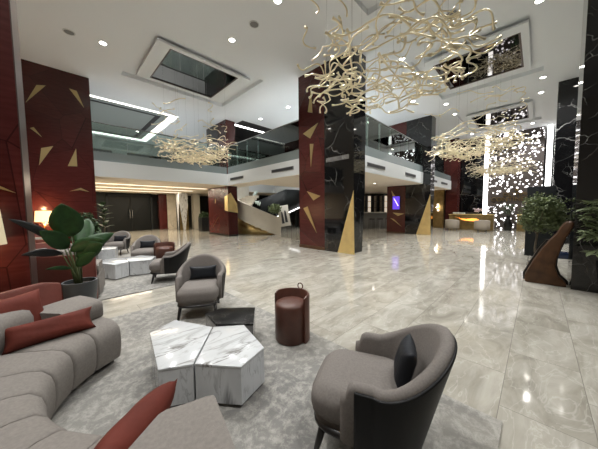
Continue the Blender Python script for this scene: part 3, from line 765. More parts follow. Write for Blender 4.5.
# ------------------------------------------------------------------ curved sofa
def rod(rp, a): return (rp*cos(a), rp*sin(a))
def polar_block(name, prof, a0, a1, mat, parent, bulge=.0, ns=10, endround=.0):
    """profile (r,z) swept over an angle range; sections bulge out between their seams"""
    K = len(prof); cr = sum(p[0] for p in prof)/K; cz = sum(p[1] for p in prof)/K
    vs, fs = [], []
    for i in range(ns+1):
        s = i/ns; a = a0+(a1-a0)*s; u = abs(2*s-1)
        k = (1-u**12)
        for r, z in prof:
            sc = 1-(1-k)*bulge/max(.1, sqrt((r-cr)**2+(z-cz)**2))
            if z < .08: sc2 = sc
            vs.append((*rod(cr+(r-cr)*sc, a), max(z if z < .08 else 0, cz+(z-cz)*sc)))
    for i in range(ns):
        for j in range(K):
            a = i*K+j; b = i*K+(j+1) % K; fs.append((a, b, b+K, a+K))
    fs.append(tuple(range(K))); fs.append(tuple(ns*K+j for j in range(K))[::-1])
    o = fromdata(name, vs, fs, mat, parent, smooth=True); o.data.set_sharp_from_angle(angle=radians(60)); return o
def make_sofa(label, loc):
    t = thing('curved_sofa', label, 'sofa', loc, 0, 'curved channel sofas')
    A0, A1 = 113, 258; n = 9
    prof = [(.845, .06), (.825, .12), (.815, .20), (.815, .29), (.832, .355), (.875, .40), (.95, .422), (1.1, .43), (1.25, .43), (1.42, .42), (1.52, .40), (1.55, .33), (1.55, .2), (1.55, .06)]
    for i in range(n):
        a = A0+(A1-A0)*i/n; b = A0+(A1-A0)*(i+1)/n
        polar_block('seat_channel', prof, radians(a+.15), radians(b-.15), M['sofa'], t, bulge=.012, ns=16)
    polar_block('plinth', [(.92, 0), (.92, .07), (1.5, .07), (1.5, 0)], radians(A0+1.5), radians(A1-1.5), M['black_wood'], t, ns=30)
    def slab(ri): return [(ri+.015, .428), (ri, .45), (ri, .56), (ri+.015, .585), (ri+.05, .60), (1.3, .605), (1.46, .60), (1.51, .58), (1.53, .55), (1.53, .45), (1.51, .428)]
    polar_block('arm_cushion', slab(1.07), radians(A0+.3), radians(A0+18), M['sofa'], t, bulge=.008, ns=10)
    polar_block('arm_cushion', slab(1.0), radians(A1-18), radians(A1-.3), M['sofa'], t, bulge=.008, ns=10)
    bq = [(1.30, .415), (1.28, .5), (1.29, .6), (1.32, .66), (1.40, .69), (1.48, .68), (1.53, .64), (1.54, .5), (1.53, .415)]
    for i in range(4):
        a = A0+19+(A1-A0-38)*i/4; b = A0+19+(A1-A0-38)*(i+1)/4
        polar_block('back_cushion', bq, radians(a+.3), radians(b-.3), M['sofa'], t, bulge=.03, ns=10)
    # red leather shell wrapped round the back, its ends swept down in a slant
    N = 60; vs, fs = [], []
    for i in range(N+1):
        s = i/N; a = radians(A0+4+(A1-A0-5)*s); e = min(s, 1-s)*N/2
        zt = .79 if e > 1 else .75+.04*e
        for r, z in ((1.56, .03), (1.57, zt-.02), (1.585, zt), (1.625, zt), (1.64, zt-.02), (1.63, .03)):
            vs.append((*rod(r, a), z))
    K = 6
    for i in range(N):
        for j in range(K):
            a = i*K+j; b = i*K+(j+1) % K; fs.append((a, b, b+K, a+K))
    fs.append(tuple(range(K))); fs.append(tuple(N*K+j for j in range(K))[::-1])
    o = fromdata('leather_shell', vs, fs, M['red_leather'], t, smooth=True); o.data.set_sharp_from_angle(angle=radians(40))
    return t
sofa = make_sofa('nearest curved channelled grey sofa at lower left', (.72, 2.1, .012))
dup(sofa, 'curved sofa with red leather back behind the big potted plant', (.80, 6.79, .012))
dup(sofa, 'farthest curved red backed sofa, below the far table lamp', (.6, 10.35, .012))

# cushions on the sofas
pillow('long rust velvet cushion lying along the far end of the near sofa', M['red_velvet'], (-.06, 2.83, .435), radians(8), radians(-32), .56, .20, .14)
pillow('big rust velvet cushion leaning on the sofa back at the left edge', M['red_velvet'], (-.27, 3.03, .44), radians(30), radians(-20), .46, .38, .16)
pillow('rust velvet cushion standing on its edge at the bottom, nearest the camera', M['red_velvet'], (.135, 1.255, .44), radians(36), radians(34), .42, .265, .14)

# ------------------------------------------------------------------ tables
def poly_table(label, pts, h, top, side, loc, group='faceted marble coffee tables'):
    t = thing('coffee_table', label, 'coffee table', loc, 0, group)
    cx = sum(p[0] for p in pts)/len(pts); cy = sum(p[1] for p in pts)/len(pts)
    sh = lambda k: [(cx+(x-cx)*k, cy+(y-cy)*k) for x, y in pts]
    prism('table_body', sh(.995), .03, h-.022, side, t)
    prism('table_top', pts, h-.02, h, top, t, .003)
    prism('plinth', sh(.93), 0, .03, M['steel'], t)
    return t
def rel(pts, c): return [(x-c[0], y-c[1]) for x, y in pts]
def table_w(label, P, h, top, side, group='faceted marble coffee tables'):
    c = (sum(p[0] for p in P)/len(P), sum(p[1] for p in P)/len(P))
    return poly_table(label, rel(P, c), h, top, side, (c[0], c[1], .012), group)
TW, TS = M['white_marble'], M['white_marble_side']
table_w('near white marble table on the left, its top grey-veined, touching its twin', [(.579, 2.584), (.841, 2.702), (1.046, 2.263), (.677, 1.813), (.472, 1.93)], .33, TW, TS)
table_w('near white marble table on the right, five sided, closest to the brown pouf', [(1.054, 2.255), (1.288, 2.07), (1.184, 1.601), (.912, 1.521), (.687, 1.805)], .33, TW, TS)
table_w('low black marble table with grey sides behind the two white tables', [(1.165, 2.69), (1.364, 2.70), (1.667, 2.42), (1.40, 2.07), (1.125, 2.35)], .30, M['dark_marble'], M['dark_marble_side'])
table_w('white marble table in the middle group, left one, beside the plant', [(.60, 6.95), (.85, 6.40), (1.12, 6.55), (1.15, 7.2), (.84, 7.38)], .345, TW, TS)
table_w('white marble table in the middle group, right one, before the side-on armchair', [(1.135, 6.55), (1.52, 6.42), (1.75, 6.85), (1.5, 7.3), (1.16, 7.2)], .345, TW, TS)
table_w('farthest white marble table, before the farthest armchair', [(.60, 9.45), (.82, 8.98), (1.22, 9.0), (1.36, 9.5), (1.0, 9.85)], .37, TW, TS)
table_w('small black marble table behind the farthest white marble table', [(1.58, 8.75), (1.85, 8.6), (2.05, 8.85), (1.95, 9.15), (1.65, 9.1)], .36, M['dark_marble'], M['dark_marble'])

# rugs
def rug(label, x0, x1, y0, y1):
    o = prism('area_rug', [(x0, y0), (x1, y0), (x1, y1), (x0, y1)], 0.0, .012, M['rug']); tag(o, label, 'rug')
rug('near patterned grey rug under sofa, marble tables and armchairs', -2.6, 2.12, .12, 4.2)
rug('far patterned grey rug under the middle and back seating groups', -.22, 2.45, 5.18, 11.4)

# poufs
def make_pouf(label, loc, rz):
    t = thing('pouf', label, 'pouf', loc, rz, 'brown leather poufs')
    R = .185
    lathe('seat', [(.17, .0), (R, .02), (R, .35), (R-.003, .405), (R-.012, .425), (R-.035, .44), (.09, .447), (.01, .45)], M['pouf'], t, 40)
    # low curved backrest hugging the rear half
    N = 30; vs, fs = [], []
    for i in range(N+1):
        a = radians(-100+200*i/N); e = min(i, N-i); zt = .53 if e > 1 else .51+.01*e
        for r, z in ((R+.002, .01), (R+.002, zt-.01), (R+.008, zt), (R+.022, zt), (R+.028, zt-.01), (R+.028, .01)): vs.append((r*cos(a), r*sin(a), z))
    for i in range(N):
        for j in range(6):
            a = i*6+j; b = i*6+(j+1) % 6; fs.append((a, b, b+6, a+6))
    fs.append(tuple(range(6))); fs.append(tuple(N*6+j for j in range(6))[::-1])
    fromdata('backrest', vs, fs, M['pouf'], t, smooth=True).data.set_sharp_from_angle(angle=radians(40))
    tube('handle_ring', [(R+.015, .035*cos(k*pi/8), .53+.032+.035*sin(k*pi/8)) for k in range(-5, 14)], .006, M['pouf'], t, 8)
    return t
pf = make_pouf('brown leather pouf with ring handle standing on the near rug edge', (1.86, 1.98, .012), radians(12))
dup(pf, 'far brown leather pouf beside the armchair in the middle group', (2.04, 7.15, .012), radians(60), 1.18)

# lamps by the red columns
def make_lamp(label, loc, shade):
    t = thing('floor_lamp', label, 'lamp', loc)
    lathe('base', [(.15, 0), (.15, .02), (.03, .035)], M['gold_dark'], t, 24)
    tube('pole', [(0, 0, .02), (0, 0, 1.25)], .012, M['gold_dark'], t)
    lathe('lamp_shade', [(.23, 1.17), (.20, 1.54), (.195, 1.54), (.225, 1.17)], shade, t, 32)
    lathe('bulb', [(.001, 1.25), (.04, 1.29), (.05, 1.34), (.001, 1.40)], M['shade_far'], t, 12)
    return t
make_lamp('lamp with pale linen shade at the left edge, before the nearest red column', (-.60, 3.98, 0), M['shade'])
make_lamp('far lamp with glowing warm shade before the wide red column', (-.27, 12.0, 0), M['shade_far'])
def light(kind, name, loc, energy, color=(1, .95, .88), size=.1, rot=None, size_y=None, spot=130, blend=.7):
    d = bpy.data.lights.new(name, kind); d.energy = energy; d.color = color
    if kind == 'SPOT': d.spot_size = radians(spot); d.spot_blend = blend; d.shadow_soft_size = size
    elif kind == 'POINT': d.shadow_soft_size = size
    elif kind == 'AREA':
        d.size = size
        if size_y: d.shape = 'RECTANGLE'; d.size_y = size_y
    o = bpy.data.objects.new(name, d); COL.objects.link(o); o.location = loc
    if rot: o.rotation_euler = rot
    return o
light('POINT', 'lamp_light', (-.60, 3.98, 1.10), 11, (1, .62, .32), .04)
light('POINT', 'lamp_light', (-.60, 3.98, 1.60), 2, (1, .62, .32), .04)
light('POINT', 'lamp_light', (-.27, 12.0, 1.10), 26, (1, .62, .3), .04)
light('POINT', 'lamp_light', (-.27, 12.0, 1.62), 18, (1, .62, .3), .04)

# ------------------------------------------------------------------ plants
def leaf_into(vs, fs, p0, p1, width, droop=.06, fold=.12, n=10, side=None, ruffle=.0):
    """broad leaf blade from p0 to p1 with a midrib fold and drooping tip"""
    p0, p1 = Vector(p0), Vector(p1); ax = p1-p0; L = ax.length; t = ax.normalized()
    s = Vector(side) if side else t.cross(Vector((0, 0, 1)))
    if s.length < 1e-3: s = Vector((1, 0, 0))
    s = (s-t*s.dot(t)).normalized(); u = s.cross(t).normalized(); k = len(vs)
    for i in range(n+1):
        f = i/n; w = width/2*(sin(pi*min(1, f**.85*.98+.02))**.75)*(1-.18*f)
        c = p0+ax*f+Vector((0, 0, -droop*L*f*f*2+droop*L*f))
        for q in (-1, -.5, 0, .5, 1):
            rf = ruffle*w*sin(f*26+q*2)*abs(q)
            vs.append(c+s*(w*q)+u*(fold*w*abs(q)*2+rf))
    for i in range(n):
        for j in range(4):
            a = k+i*5+j; fs.append((a, a+1, a+6, a+5))
def leaf_part(name, p0, p1, width, mat, parent, **kw):
    vs, fs = [], []; leaf_into(vs, fs, p0, p1, width, **kw)
    o = fromdata(name, vs, fs, mat, parent, smooth=True, recalc=False)
    sm = o.modifiers.new('thick', 'SOLIDIFY'); sm.thickness = .002
    return o
def pot(t, r, h, mat=None):
    lathe('pot', [(r*.74, 0), (r*.78, .01), (r, h-.01), (r, h), (r-.02, h), (r-.025, h-.06), (.01, h-.06)], mat or M['pot'], t, 32)
    lathe('soil', [(r-.03, h-.058), (r-.05, h-.045), (.01, h-.045)], M['soil'], t, 20)
# banana plant between the sofas
pc = Vector((.2, 4.5, 0))
t = thing('potted_banana_plant', 'big-leaved plant in a grey pot between the near and middle sofas', 'plant', pc)
pot(t, .19, .54)
W = lambda x, y, z: Vector((x, y, z))-pc
cr = Vector((0, 0, .50))
LV = [ # (leaf base, leaf tip, width, material, side)
 (W(.14, 4.42, 1.17), W(.06, 4.30, 1.66), .36, 'leaf', (1, -.1, .0)),
 (W(.05, 4.42, 1.08), W(-.36, 4.05, 1.50), .11, 'leaf_dark', (.2, .3, -1)),
 (W(.10, 4.42, 1.02), W(-.14, 4.2, 1.32), .22, 'leaf', (.7, .2, .7)),
 (W(.12, 4.42, .98), W(.46, 4.25, 1.16), .20, 'leaf', (-.3, .2, 1)),
 (W(.18, 4.42, .88), W(.44, 4.22, 1.10), .26, 'leaf', (-.5, .2, 1)),
 (W(.04, 4.42, .95), W(-.30, 4.2, 1.05), .11, 'leaf_dark', (.2, .2, -1)),
 (W(.20, 4.5, .95), W(.62, 4.6, 1.22), .22, 'leaf', (0, .3, 1)),
 (W(.17, 4.42, .76), W(.36, 4.25, .98), .16, 'leaf', (-.4, .2, 1)),
 (W(.12, 4.42, .74), W(-.12, 4.3, .82), .06, 'leaf', (.3, .3, -1)),
 (W(.25, 4.6, 1.0), W(.35, 4.9, 1.45), .26, 'leaf', (1, -.3, 0))]
for b, tip, wd, mt, sd in LV:
    leaf_part('leaf', b, tip, wd, M[mt], t, side=sd, droop=.10, fold=.10)
    tube('leaf_stalk', [cr+Vector((b.x*.3, b.y*.3, 0)), Vector((b.x*.5, b.y*.5, (b.z+.5)/2)), b], [.013, .010, .006], M['stem'], t, 7)
def bush(t, c, rx, ry, rz, n, size, mat, seed, holes=0, parent=None, lumps=0):
    r = random.Random(seed); vs, fs = [], []
    cl = [(Vector((r.uniform(-1, 1), r.uniform(-1, 1), r.uniform(-1, 1)))).normalized()*r.uniform(.35, .8) for _ in range(lumps)] if lumps else None
    for i in range(n):
        if cl:
            q = r.choice(cl)+Vector((r.gauss(0, 1), r.gauss(0, 1), r.gauss(0, 1)))*.16
            if q.length > 1.08: continue
        else:
            d = Vector((r.gauss(0, 1), r.gauss(0, 1), r.gauss(0, 1))).normalized(); q = d*(r.uniform(.3, 1)**.5)
        p = Vector((c[0]+q.x*rx, c[1]+q.y*ry, c[2]+q.z*rz))
        ax = Vector((r.uniform(-1, 1), r.uniform(-1, 1), r.uniform(-.6, 1))).normalized()*size*r.uniform(.7, 1.3); w_ = ax.orthogonal().normalized()
        w_ = (Matrix.Rotation(r.uniform(0, 6.28), 3, ax) @ w_)*size*.42; up = ax.cross(w_).normalized()*size*.12
        k = len(vs); vs += [p, p+ax*.5+w_+up, p+ax, p+ax*.5-w_+up, p+ax*.5]; fs += [(k, k+1, k+4), (k+1, k+2, k+4), (k+2, k+3, k+4), (k+3, k, k+4)]
    return fromdata('foliage', vs, fs, mat, t, recalc=False)
t = thing('potted_ficus', 'bushy green shrub in a grey pot just right of the banana plant', 'plant', (.60, 8.6, 0))
pot(t, .16, .42)
vs, fs = [], []
for k in range(5): tube_into(vs, fs, [(0, 0, .38), (.05*cos(k*1.26), .05*sin(k*1.26), .7), (.14*cos(k*1.26), .14*sin(k*1.26), 1.15)], .008, 6)
fromdata('stems', vs, fs, M['bark'], t)
bush(t, (0, 0, .80), .32, .32, .44, 900, .085, M['leaf_small'], 3)
bush(t, (0, 0, 1.15), .18, .18, .34, 350, .08, M['leaf_small'], 4)
t = thing('potted_fiddle_plant', 'dark-potted plant with large upright leaves left of the farthest armchair', 'plant', (1.30, 11.9, 0))
pot(t, .17, .52, M['pot_black'])
tube('stem', [(0, 0, .45), (.03, 0, .9), (.0, .02, 1.5)], .018, M['bark'], t)
vs, fs = [], []
r = random.Random(5)
for i in range(16):
    z = .85+i*.06; a = i*2.4; p = Vector((.02, 0, z)); q = p+Vector((cos(a)*.34, sin(a)*.34, .16)); leaf_into(vs, fs, p, q, .20, droop=.15)
fromdata('foliage', vs, fs, M['leaf_small'], t, smooth=True, recalc=False)
t = thing('planter', 'black box planter with a low plant, left of the red column with gold hexagon', 'planter', (7.55, 17.1, 0))
boxes('box', [((-.3, -.3, 0), (.3, .3, 1.0))], M['pot_black'], t, .01)
bush(t, (0, 0, 1.1), .34, .34, .26, 240, .14, M['leaf_small'], 8)

# carved wood sculpture and clipped tree
t = thing('wood_sculpture', 'polished walnut sculpture shaped like a curved tusk, in front of the clipped tree', 'sculpture', (6.62, 0, 0))
out = [(.13, 0), (.14, .13), (.03, .42), (-.08, .67), (-.18, .85), (-.28, 1.0), (-.33, 1.13), (-.38, 1.22), (-.47, 1.24), (-.49, 1.19), (-.46, 1.08), (-.39, .91), (-.33, .70), (-.285, .50), (-.28, .35), (-.33, .18), (-.43, .07), (-.44, 0)]
extrude3('carved_body', [(0, y, z) for y, z in out], (.26, 0, 0), M['carved_wood'], t, .02)
extrude3('dark_rear_layer', [(.27, y+(.035 if y > -.2 else -.035), z) for y, z in out if z < 1.0], (.10, 0, 0), M['black_wood'], t)
t = thing('clipped_tree', 'rounded green topiary tree behind the walnut sculpture', 'tree', (7.5, -.02, 0))
lathe('pot', [(.10, 0), (.14, .28), (.12, .28), (.01, .26)], M['pot_black'], t, 20)
vs, fs = [], []
tube_into(vs, fs, [(0, 0, .22), (.02, .03, .6), (0, 0, 1.0), (.02, -.02, 1.4)], [.028, .022, .018, .012], 8)
for k in range(9):
    a = k*2.4; z = .85+k*.04; tube_into(vs, fs, [(0, 0, z), (.16*cos(a), .16*sin(a), z+.16), (.33*cos(a), .33*sin(a), z+.36)], [.012, .008, .004], 5)
fromdata('trunk', vs, fs, M['bark'], t)
bush(t, (0, -.08, 1.34), .38, .44, .47, 7000, .05, M['leaf_tree'], 11, lumps=70)
t = thing('leafy_plant', 'feathery green plant entering from the right edge, before the black column', 'plant', (6.12, -1.0, 0))
pot(t, .2, .5, M['pot_black'])
vs, fs = [], []; r = random.Random(21)
vl, fl_ = [], []
for i in range(34):
    a = r.uniform(0, 6.28) if i > 18 else r.uniform(1.3, 2.8); L = r.uniform(.38, .62); z0 = r.uniform(.75, 1.6)
    b = Vector((0, 0, z0)); e = b+Vector((cos(a)*L, sin(a)*L, r.uniform(-.12, .22)))
    tube_into(vs, fs, [(0, 0, z0-.15), b.lerp(e, .4)+Vector((0, 0, .06)), e], [.006, .004, .002], 5)
    for k in range(24):
        f = .2+.8*k/24; p = b.lerp(e, f); d = (e-b).normalized(); s = d.cross(Vector((0, 0, 1))).normalized()*(1 if k % 2 else -1)
        if p.x > .36 or p.y > .46: continue
        leaf_into(vl, fl_, p, p+(s*.8+d*.6+Vector((0, 0, r.uniform(-.4, .4))))*.12, .045, n=3, droop=.1)
tube_into(vs, fs, [(0, 0, .42), (.01, .02, .9), (0, 0, 1.5)], [.02, .016, .008], 7)
fromdata('stems', vs, fs, M['stem'], t); fromdata('foliage', vl, fl_, M['leaf_tree'], t, recalc=False)
# dark partition with navy base
t = thing('partition_screen', 'dark charcoal freestanding partition with navy base, behind the clipped tree', 'partition', (10.3, 0, 0))
boxes('panel', [((0, -.36, .0), (.3, .25, 2.13))], M['charcoal'], t, .01)
boxes('base_plinth', [((-.01, -1.4, .0), (.32, -.36, .17))], M['navy'], t, .005)
# ------------------------------------------------------------------ chandeliers
def branch_mesh(seed, L, R):
    r = random.Random(seed); n = 16; pts, rad = [], []
    ph = r.uniform(0, 6.28); am = r.uniform(.05, .10); ph2 = r.uniform(0, 6.28); cyc = r.uniform(1.0, 1.7)
    for i in range(n+1):
        f = i/n; x = (f-.5)*L
        pts.append((x, am*sin(f*2*pi*cyc+ph)+r.uniform(-.004, .004), .6*am*sin(f*2*pi*cyc*.8+ph2)))
        rad.append(R*(.75+.35*sin(f*9+ph)**2+(.9*max(0, (abs(f-.5)-.42)/.08))))
    vs, fs = [], []; tube_into(vs, fs, pts, rad, 6)
    me = bpy.data.meshes.new('branch'); me.from_pydata([tuple(v) for v in vs], [], fs)
    for p in me.polygons: p.use_smooth = True
    me.materials.append(M['champagne']); return me
BR = [branch_mesh(100+i, rnd.uniform(.55, .95), .0125) for i in range(14)]
def chandelier(label, cx, cy, n, seed, zlo=3.25, R=1.35, sparse=.3, extra=0):
    r = random.Random(seed)
    t = thing('chandelier', label, 'chandelier', (cx, cy, ZC+.08))
    ztop = ZC+.08
    for i in range(n):
        if i > n*sparse:   # dense disc
            a = r.uniform(0, 2*pi); q = sqrt(r.random()); x, y = q*R*.98*cos(a), q*R*.98*sin(a); z = zlo+.05+(.30+.35*q*q)*r.random()+.20*q*q
            tilt = r.uniform(-.35, .35)
        else:
            a = r.uniform(0, 2*pi); q = r.uniform(.45, 1); x, y = q*R*1.05*cos(a), q*R*1.05*sin(a); z = zlo+.6+1.35*r.random()
            tilt = r.uniform(-.3, .3)
        o = bpy.data.objects.new('branch', BR[r.randrange(len(BR))]); COL.objects.link(o); o.parent = t
        o.location = (x, y, z-ztop); o.rotation_euler = (r.uniform(-.5, .5), tilt, a+pi/2+r.uniform(-1.1, 1.1))
    if extra:
        vs, fs = [], []
        for i in range(extra):
            me = BR[r.randrange(len(BR))]; a = r.uniform(0, 2*pi); q = sqrt(r.random()); x, y = q*R*.85*cos(a), q*R*.85*sin(a); z = zlo+.08+(.25+.35*q*q)*r.random()+.2*q*q
            mt = Matrix.Translation((x, y, z-ztop)) @ Matrix.Rotation(a+pi/2+r.uniform(-1.1, 1.1), 4, 'Z') @ Matrix.Rotation(r.uniform(-.35, .35), 4, 'Y')
            k = len(vs); vs += [mt @ v.co for v in me.vertices]; fs += [tuple(k+j for j in p.vertices) for p in me.polygons]
        cl = fromdata('branch_cluster', vs, fs, M['champagne'], t, smooth=True, recalc=False); cl['kind'] = 'stuff'
    vs, fs = [], []
    for k in range(10):
        a = k*.628; q = R*(.8 if k % 2 else .45); tube_into(vs, fs, [(q*cos(a), q*sin(a), 0), (q*cos(a), q*sin(a), zlo+.45-ztop)], .0018, 4)
    fromdata('suspension_wires', vs, fs, M['steel'], t)
    return t
chandelier('large nearest chandelier of wavy gold branches at top centre right', 3.93, 1.86, 100, 31, 3.22, 1.27, .42, 25)
chandelier('wavy gold chandelier at left, hanging before the left gallery', 4.02, 9.55, 100, 32, 3.35, 1.38, .2, 70)
chandelier('wavy gold chandelier third from the left, before the pierced screen', 11.0, 1.8, 100, 33, 3.35, 1.38, .2, 70)
chandelier('farthest wavy gold chandelier, overlapping the pierced reception screen', 18.0, 1.7, 100, 34, 3.3, 1.5, .2, 70)

# ------------------------------------------------------------------ lower hall under the left gallery
t = thing('double_door', 'dark double door with raised faceted panels on the far left wall', 'door', (4.05, 21.95, 0))
struct(boxes('wall_lounge', [((-4.4, 22.0, 0), (5.5, 22.2, ZS))], M['dark_wall']))
for s in (-1, 1):
    vs = [(s*.02, 0, .02), (s*1.3, 0, .02), (s*1.3, 0, 2.6), (s*.02, 0, 2.6), (s*.25, -.06, 1.31)]
    fs = [(0, 1, 4), (1, 2, 4), (2, 3, 4), (3, 0, 4), (0, 1, 2, 3)]
    lf = fromdata('door_leaf', vs, fs, M['door_dark'], t)
    boxes('door_handle', [((s*.08-.02, -.16, 1.0), (s*.08+.02, -.10, 1.6))], M['steel'], lf)
boxes('door_frame', [((-1.45, -.08, 0), (-1.32, .02, 2.75)), ((1.32, -.08, 0), (1.45, .02, 2.75)), ((-1.45, -.08, 2.62), (1.45, .02, 2.75))], M['charcoal'], t)
struct(boxes('wall_corridor', [((5.5, 23.0, 0), (16.0, 23.2, ZS))], M['void']))
struct(boxes('wall_corridor_side', [((6.0, 22.0, 0), (6.6, 22.25, ZS))], M['red']))
def ucol(label, x0, x1, y0, y1, mat, v=False):
    t = thing('column', label, 'column', ((x0+x1)/2, (y0+y1)/2, 0)); a, b = (x1-x0)/2, (y1-y0)/2
    boxes('shaft', [((-a, -b, 0), (a, b, ZS))], mat, t)
    if v:
        for q in (-1, 1):
            extrude3('dark_wedge', [(q*a, -b, 0), (q*a*.28, -b, 0), (q*a, -b, 2.0)], (0, -.03, 0), M['gold_dark'], t)
            extrude3('dark_wedge', [(-a, q*b, 0), (-a, q*b*.28, 0), (-a, q*b, 2.0)], (-.03, 0, 0), M['void'], t)
    return t
ucol('cream stone pier right of the far red wall strip', 6.62, 7.35, 22.0, 22.4, M['cream_marble'])
ucol('veined pale marble column with tapering foot and dark wedges', 6.75, 7.4, 19.6, 20.2, M['white_marble_side'], True)
ucol('plain cream pier just left of the black box planter', 7.95, 8.45, 19.85, 20.35, M['stair_white'])
# bright soffit strips under the left gallery
for i, y in enumerate((15.2, 17.4, 19.6)):
    tag(boxes('ceiling_strip_light', [((-4.0, y-.09, ZS-.02), (6.9, y+.09, ZS-.002))], M['cream_on']),
        ['soffit light line nearest the gallery edge, under the left gallery', 'middle soffit light line under the left gallery', 'soffit light line nearest the dark double door'][i], 'light strip', 'soffit light lines')
    light('AREA', 'soffit_glow', (1.4, y, ZS-.03), 260, (1, .86, .66), 10.5, (0, 0, 0), .16)

# upper gallery rooms
struct(boxes('wall_gallery', [((XA, 21.2, ZF), (7.4, 21.4, ZC))], M['grey_wall']))
for i, (a, b) in enumerate(((-1.5, 3.0), (3.9, 7.0))):
    struct(boxes('window_%d' % (i+1), [((a, 21.12, 4.6), (b, 21.2, 5.7))], M['void']))
struct(boxes('wall_gallery_back', [((13.0, 12.0, ZF), (XB-.4, 12.2, ZC)), ((13.0, 12.0, ZF), (13.2, 20, ZC))], M['grey_wall']))
struct(boxes('wall_hall', [((9.0, 18.5, 0), (14.5, 18.7, ZS)), ((14.5, 14.6, 0), (25, 14.8, ZS))], M['dark_wall']))

# ------------------------------------------------------------------ curved stair
t = thing('curved_stair', 'sweeping curved stair with pale solid parapet, left of the big marble column', 'stair', (10.4, 13.2, 0))
R0 = 2.38; N = 40; A_, B_ = radians(248), radians(90)
vs, fs = [], []
for i in range(N+1):
    s = i/N; a = A_+(B_-A_)*s; zb = max(0, 2.6*s**.9-.15); zt = zb+1.1
    for r_, z in ((R0, zb), (R0+.12, zb), (R0+.12, zt), (R0, zt)): vs.append((r_*cos(a), r_*sin(a), z))
for i in range(N):
    for j in range(4):
        k = i*4+j; m = i*4+(j+1) % 4; fs.append((k, m, m+4, k+4))
fs.append((0, 1, 2, 3)); fs.append((N*4+3, N*4+2, N*4+1, N*4))
fromdata('outer_parapet', vs, fs, M['stair_white'], t, smooth=True).data.set_sharp_from_angle(angle=radians(40))
vs, fs = [], []
for i in range(17):
    a0 = A_+(B_-A_)*i/17; a1 = A_+(B_-A_)*(i+1)/17; z = 2.6*((i+.5)/17)**.9+.02; k = len(vs)
    for zz in (max(0, z-.2), z):
        for r_, a in ((1.15, a0), (R0-.01, a0), (R0-.01, a1), (1.15, a1)): vs.append((r_*cos(a), r_*sin(a), zz))
    fs += [tuple(k+q for q in f) for f in ((0, 3, 2, 1), (4, 5, 6, 7), (0, 1, 5, 4), (1, 2, 6, 5), (2, 3, 7, 6), (3, 0, 4, 7))]
fromdata('treads', vs, fs, M['cream_marble'], t)
vs, fs = [], []
for i in range(25):
    a = radians(244-78*i/24); z = max(.04, 2.6*((radians(248)-a)/(A_-B_))**.9-.2)
    vs += [(2.2*cos(a), 2.2*sin(a), 0), (2.2*cos(a), 2.2*sin(a), z)]
for i in range(24): fs.append((2*i, 2*i+2, 2*i+3, 2*i+1))
o = fromdata('gold_apron', vs, fs, M['gold'], t, smooth=True); sm = o.modifiers.new('s', 'SOLIDIFY'); sm.thickness = .03
# dark upper flight rising to the right with a lit edge
t = thing('stair_flight', 'black underside of the upper stair flight with a white lit edge', 'stair')
def arcband(name, z0f, z1f, r_, th, mat, parent, a0=-150, a1=-70, c=(12.6, 15.4)):
    vs, fs = [], []; N = 24
    for i in range(N+1):
        s = i/N; a = radians(a0+(a1-a0)*s)
        for rr, z in ((r_, z0f(s)), (r_+th, z0f(s)), (r_+th, z1f(s)), (r_, z1f(s))): vs.append((c[0]+rr*cos(a), c[1]+rr*sin(a), z))
    for i in range(N):
        for j in range(4):
            k = i*4+j; m = i*4+(j+1) % 4; fs.append((k, m, m+4, k+4))
    fs.append((0, 1, 2, 3)); fs.append((N*4+3, N*4+2, N*4+1, N*4))
    return fromdata(name, vs, fs, mat, parent, smooth=True)
arcband('black_parapet', lambda s: .60+1.3*s, lambda s: 2.2+.75*min(1, 2*s), 2.6, .12, M['charcoal'], t)
arcband('lit_edge', lambda s: .56+1.3*s, lambda s: .62+1.3*s, 2.72, .03, M['strip_on'], t)
t = thing('crystal_string', 'string of pale crystal drops sweeping over the curved stair', 'ceiling ornament')
vs, fs = [], []
for i in range(46):
    s = i/45; a = radians(200-75*s); c = Vector((12.2+2.3*cos(a)*.9, 14.4+1.2*sin(a), 1.9+.95*s+rnd.uniform(-.10, .10))); q = .06
    k = len(vs); vs += [c+Vector((q, 0, 0)), c+Vector((0, q, 0)), c-Vector((q, 0, 0)), c-Vector((0, q, 0)), c+Vector((0, 0, 2*q)), c-Vector((0, 0, 2*q))]
    fs += [(k, k+1, k+4), (k+1, k+2, k+4), (k+2, k+3, k+4), (k+3, k, k+4), (k+1, k, k+5), (k+2, k+1, k+5), (k+3, k+2, k+5), (k, k+3, k+5)]
fromdata('drops', vs, fs, M['baluster'], t)
# poster on an easel and flowers
t = thing('poster_easel', 'cream framed poster with two dark figures on an easel beside the stair end', 'poster', (10.95, 12.0, 0), radians(45))
Rl = Matrix.Rotation(radians(-6), 4, 'Y')
pst = boxes('poster_board', [((-.02, -.36, .40), (.02, .36, 1.80))], M['paper'], t, .005); pst.rotation_euler = (radians(-9), 0, 0)
for dx, (y0, z0, y1, z1) in enumerate(((-.20, .65, -.02, 1.45), (.03, .6, .20, 1.38))):
    extrude3('dark_figure', [(-.022, y0, z0), (-.022, y1, z0), (-.022, y1-.02, z1-.2), (-.022, (y0+y1)/2+.04, z1), (-.022, (y0+y1)/2-.04, z1), (-.022, y0+.02, z1-.2)], (-.004, 0, 0), M['ink'], pst)
for a, b in (((.03, -.3, .6), (.0, -.34, 0)), ((.03, .3, .6), (0, .34, 0)), ((.03, 0, 1.5), (.5, 0, 0))): tube('easel_leg', [a, b], .015, M['black_wood'], t, 6)
t = thing('flower_stand', 'leafy yellow-green bouquet on a dark stand behind the stair parapet', 'flowers', (10.2, 12.35, 0))
lathe('stand', [(.16, 0), (.12, .05), (.10, 1.2), (.18, 1.25)], M['pot_black'], t, 16)
bush(t, (0, 0, 1.55), .42, .42, .34, 420, .12, M['leaf_tree'], 17)

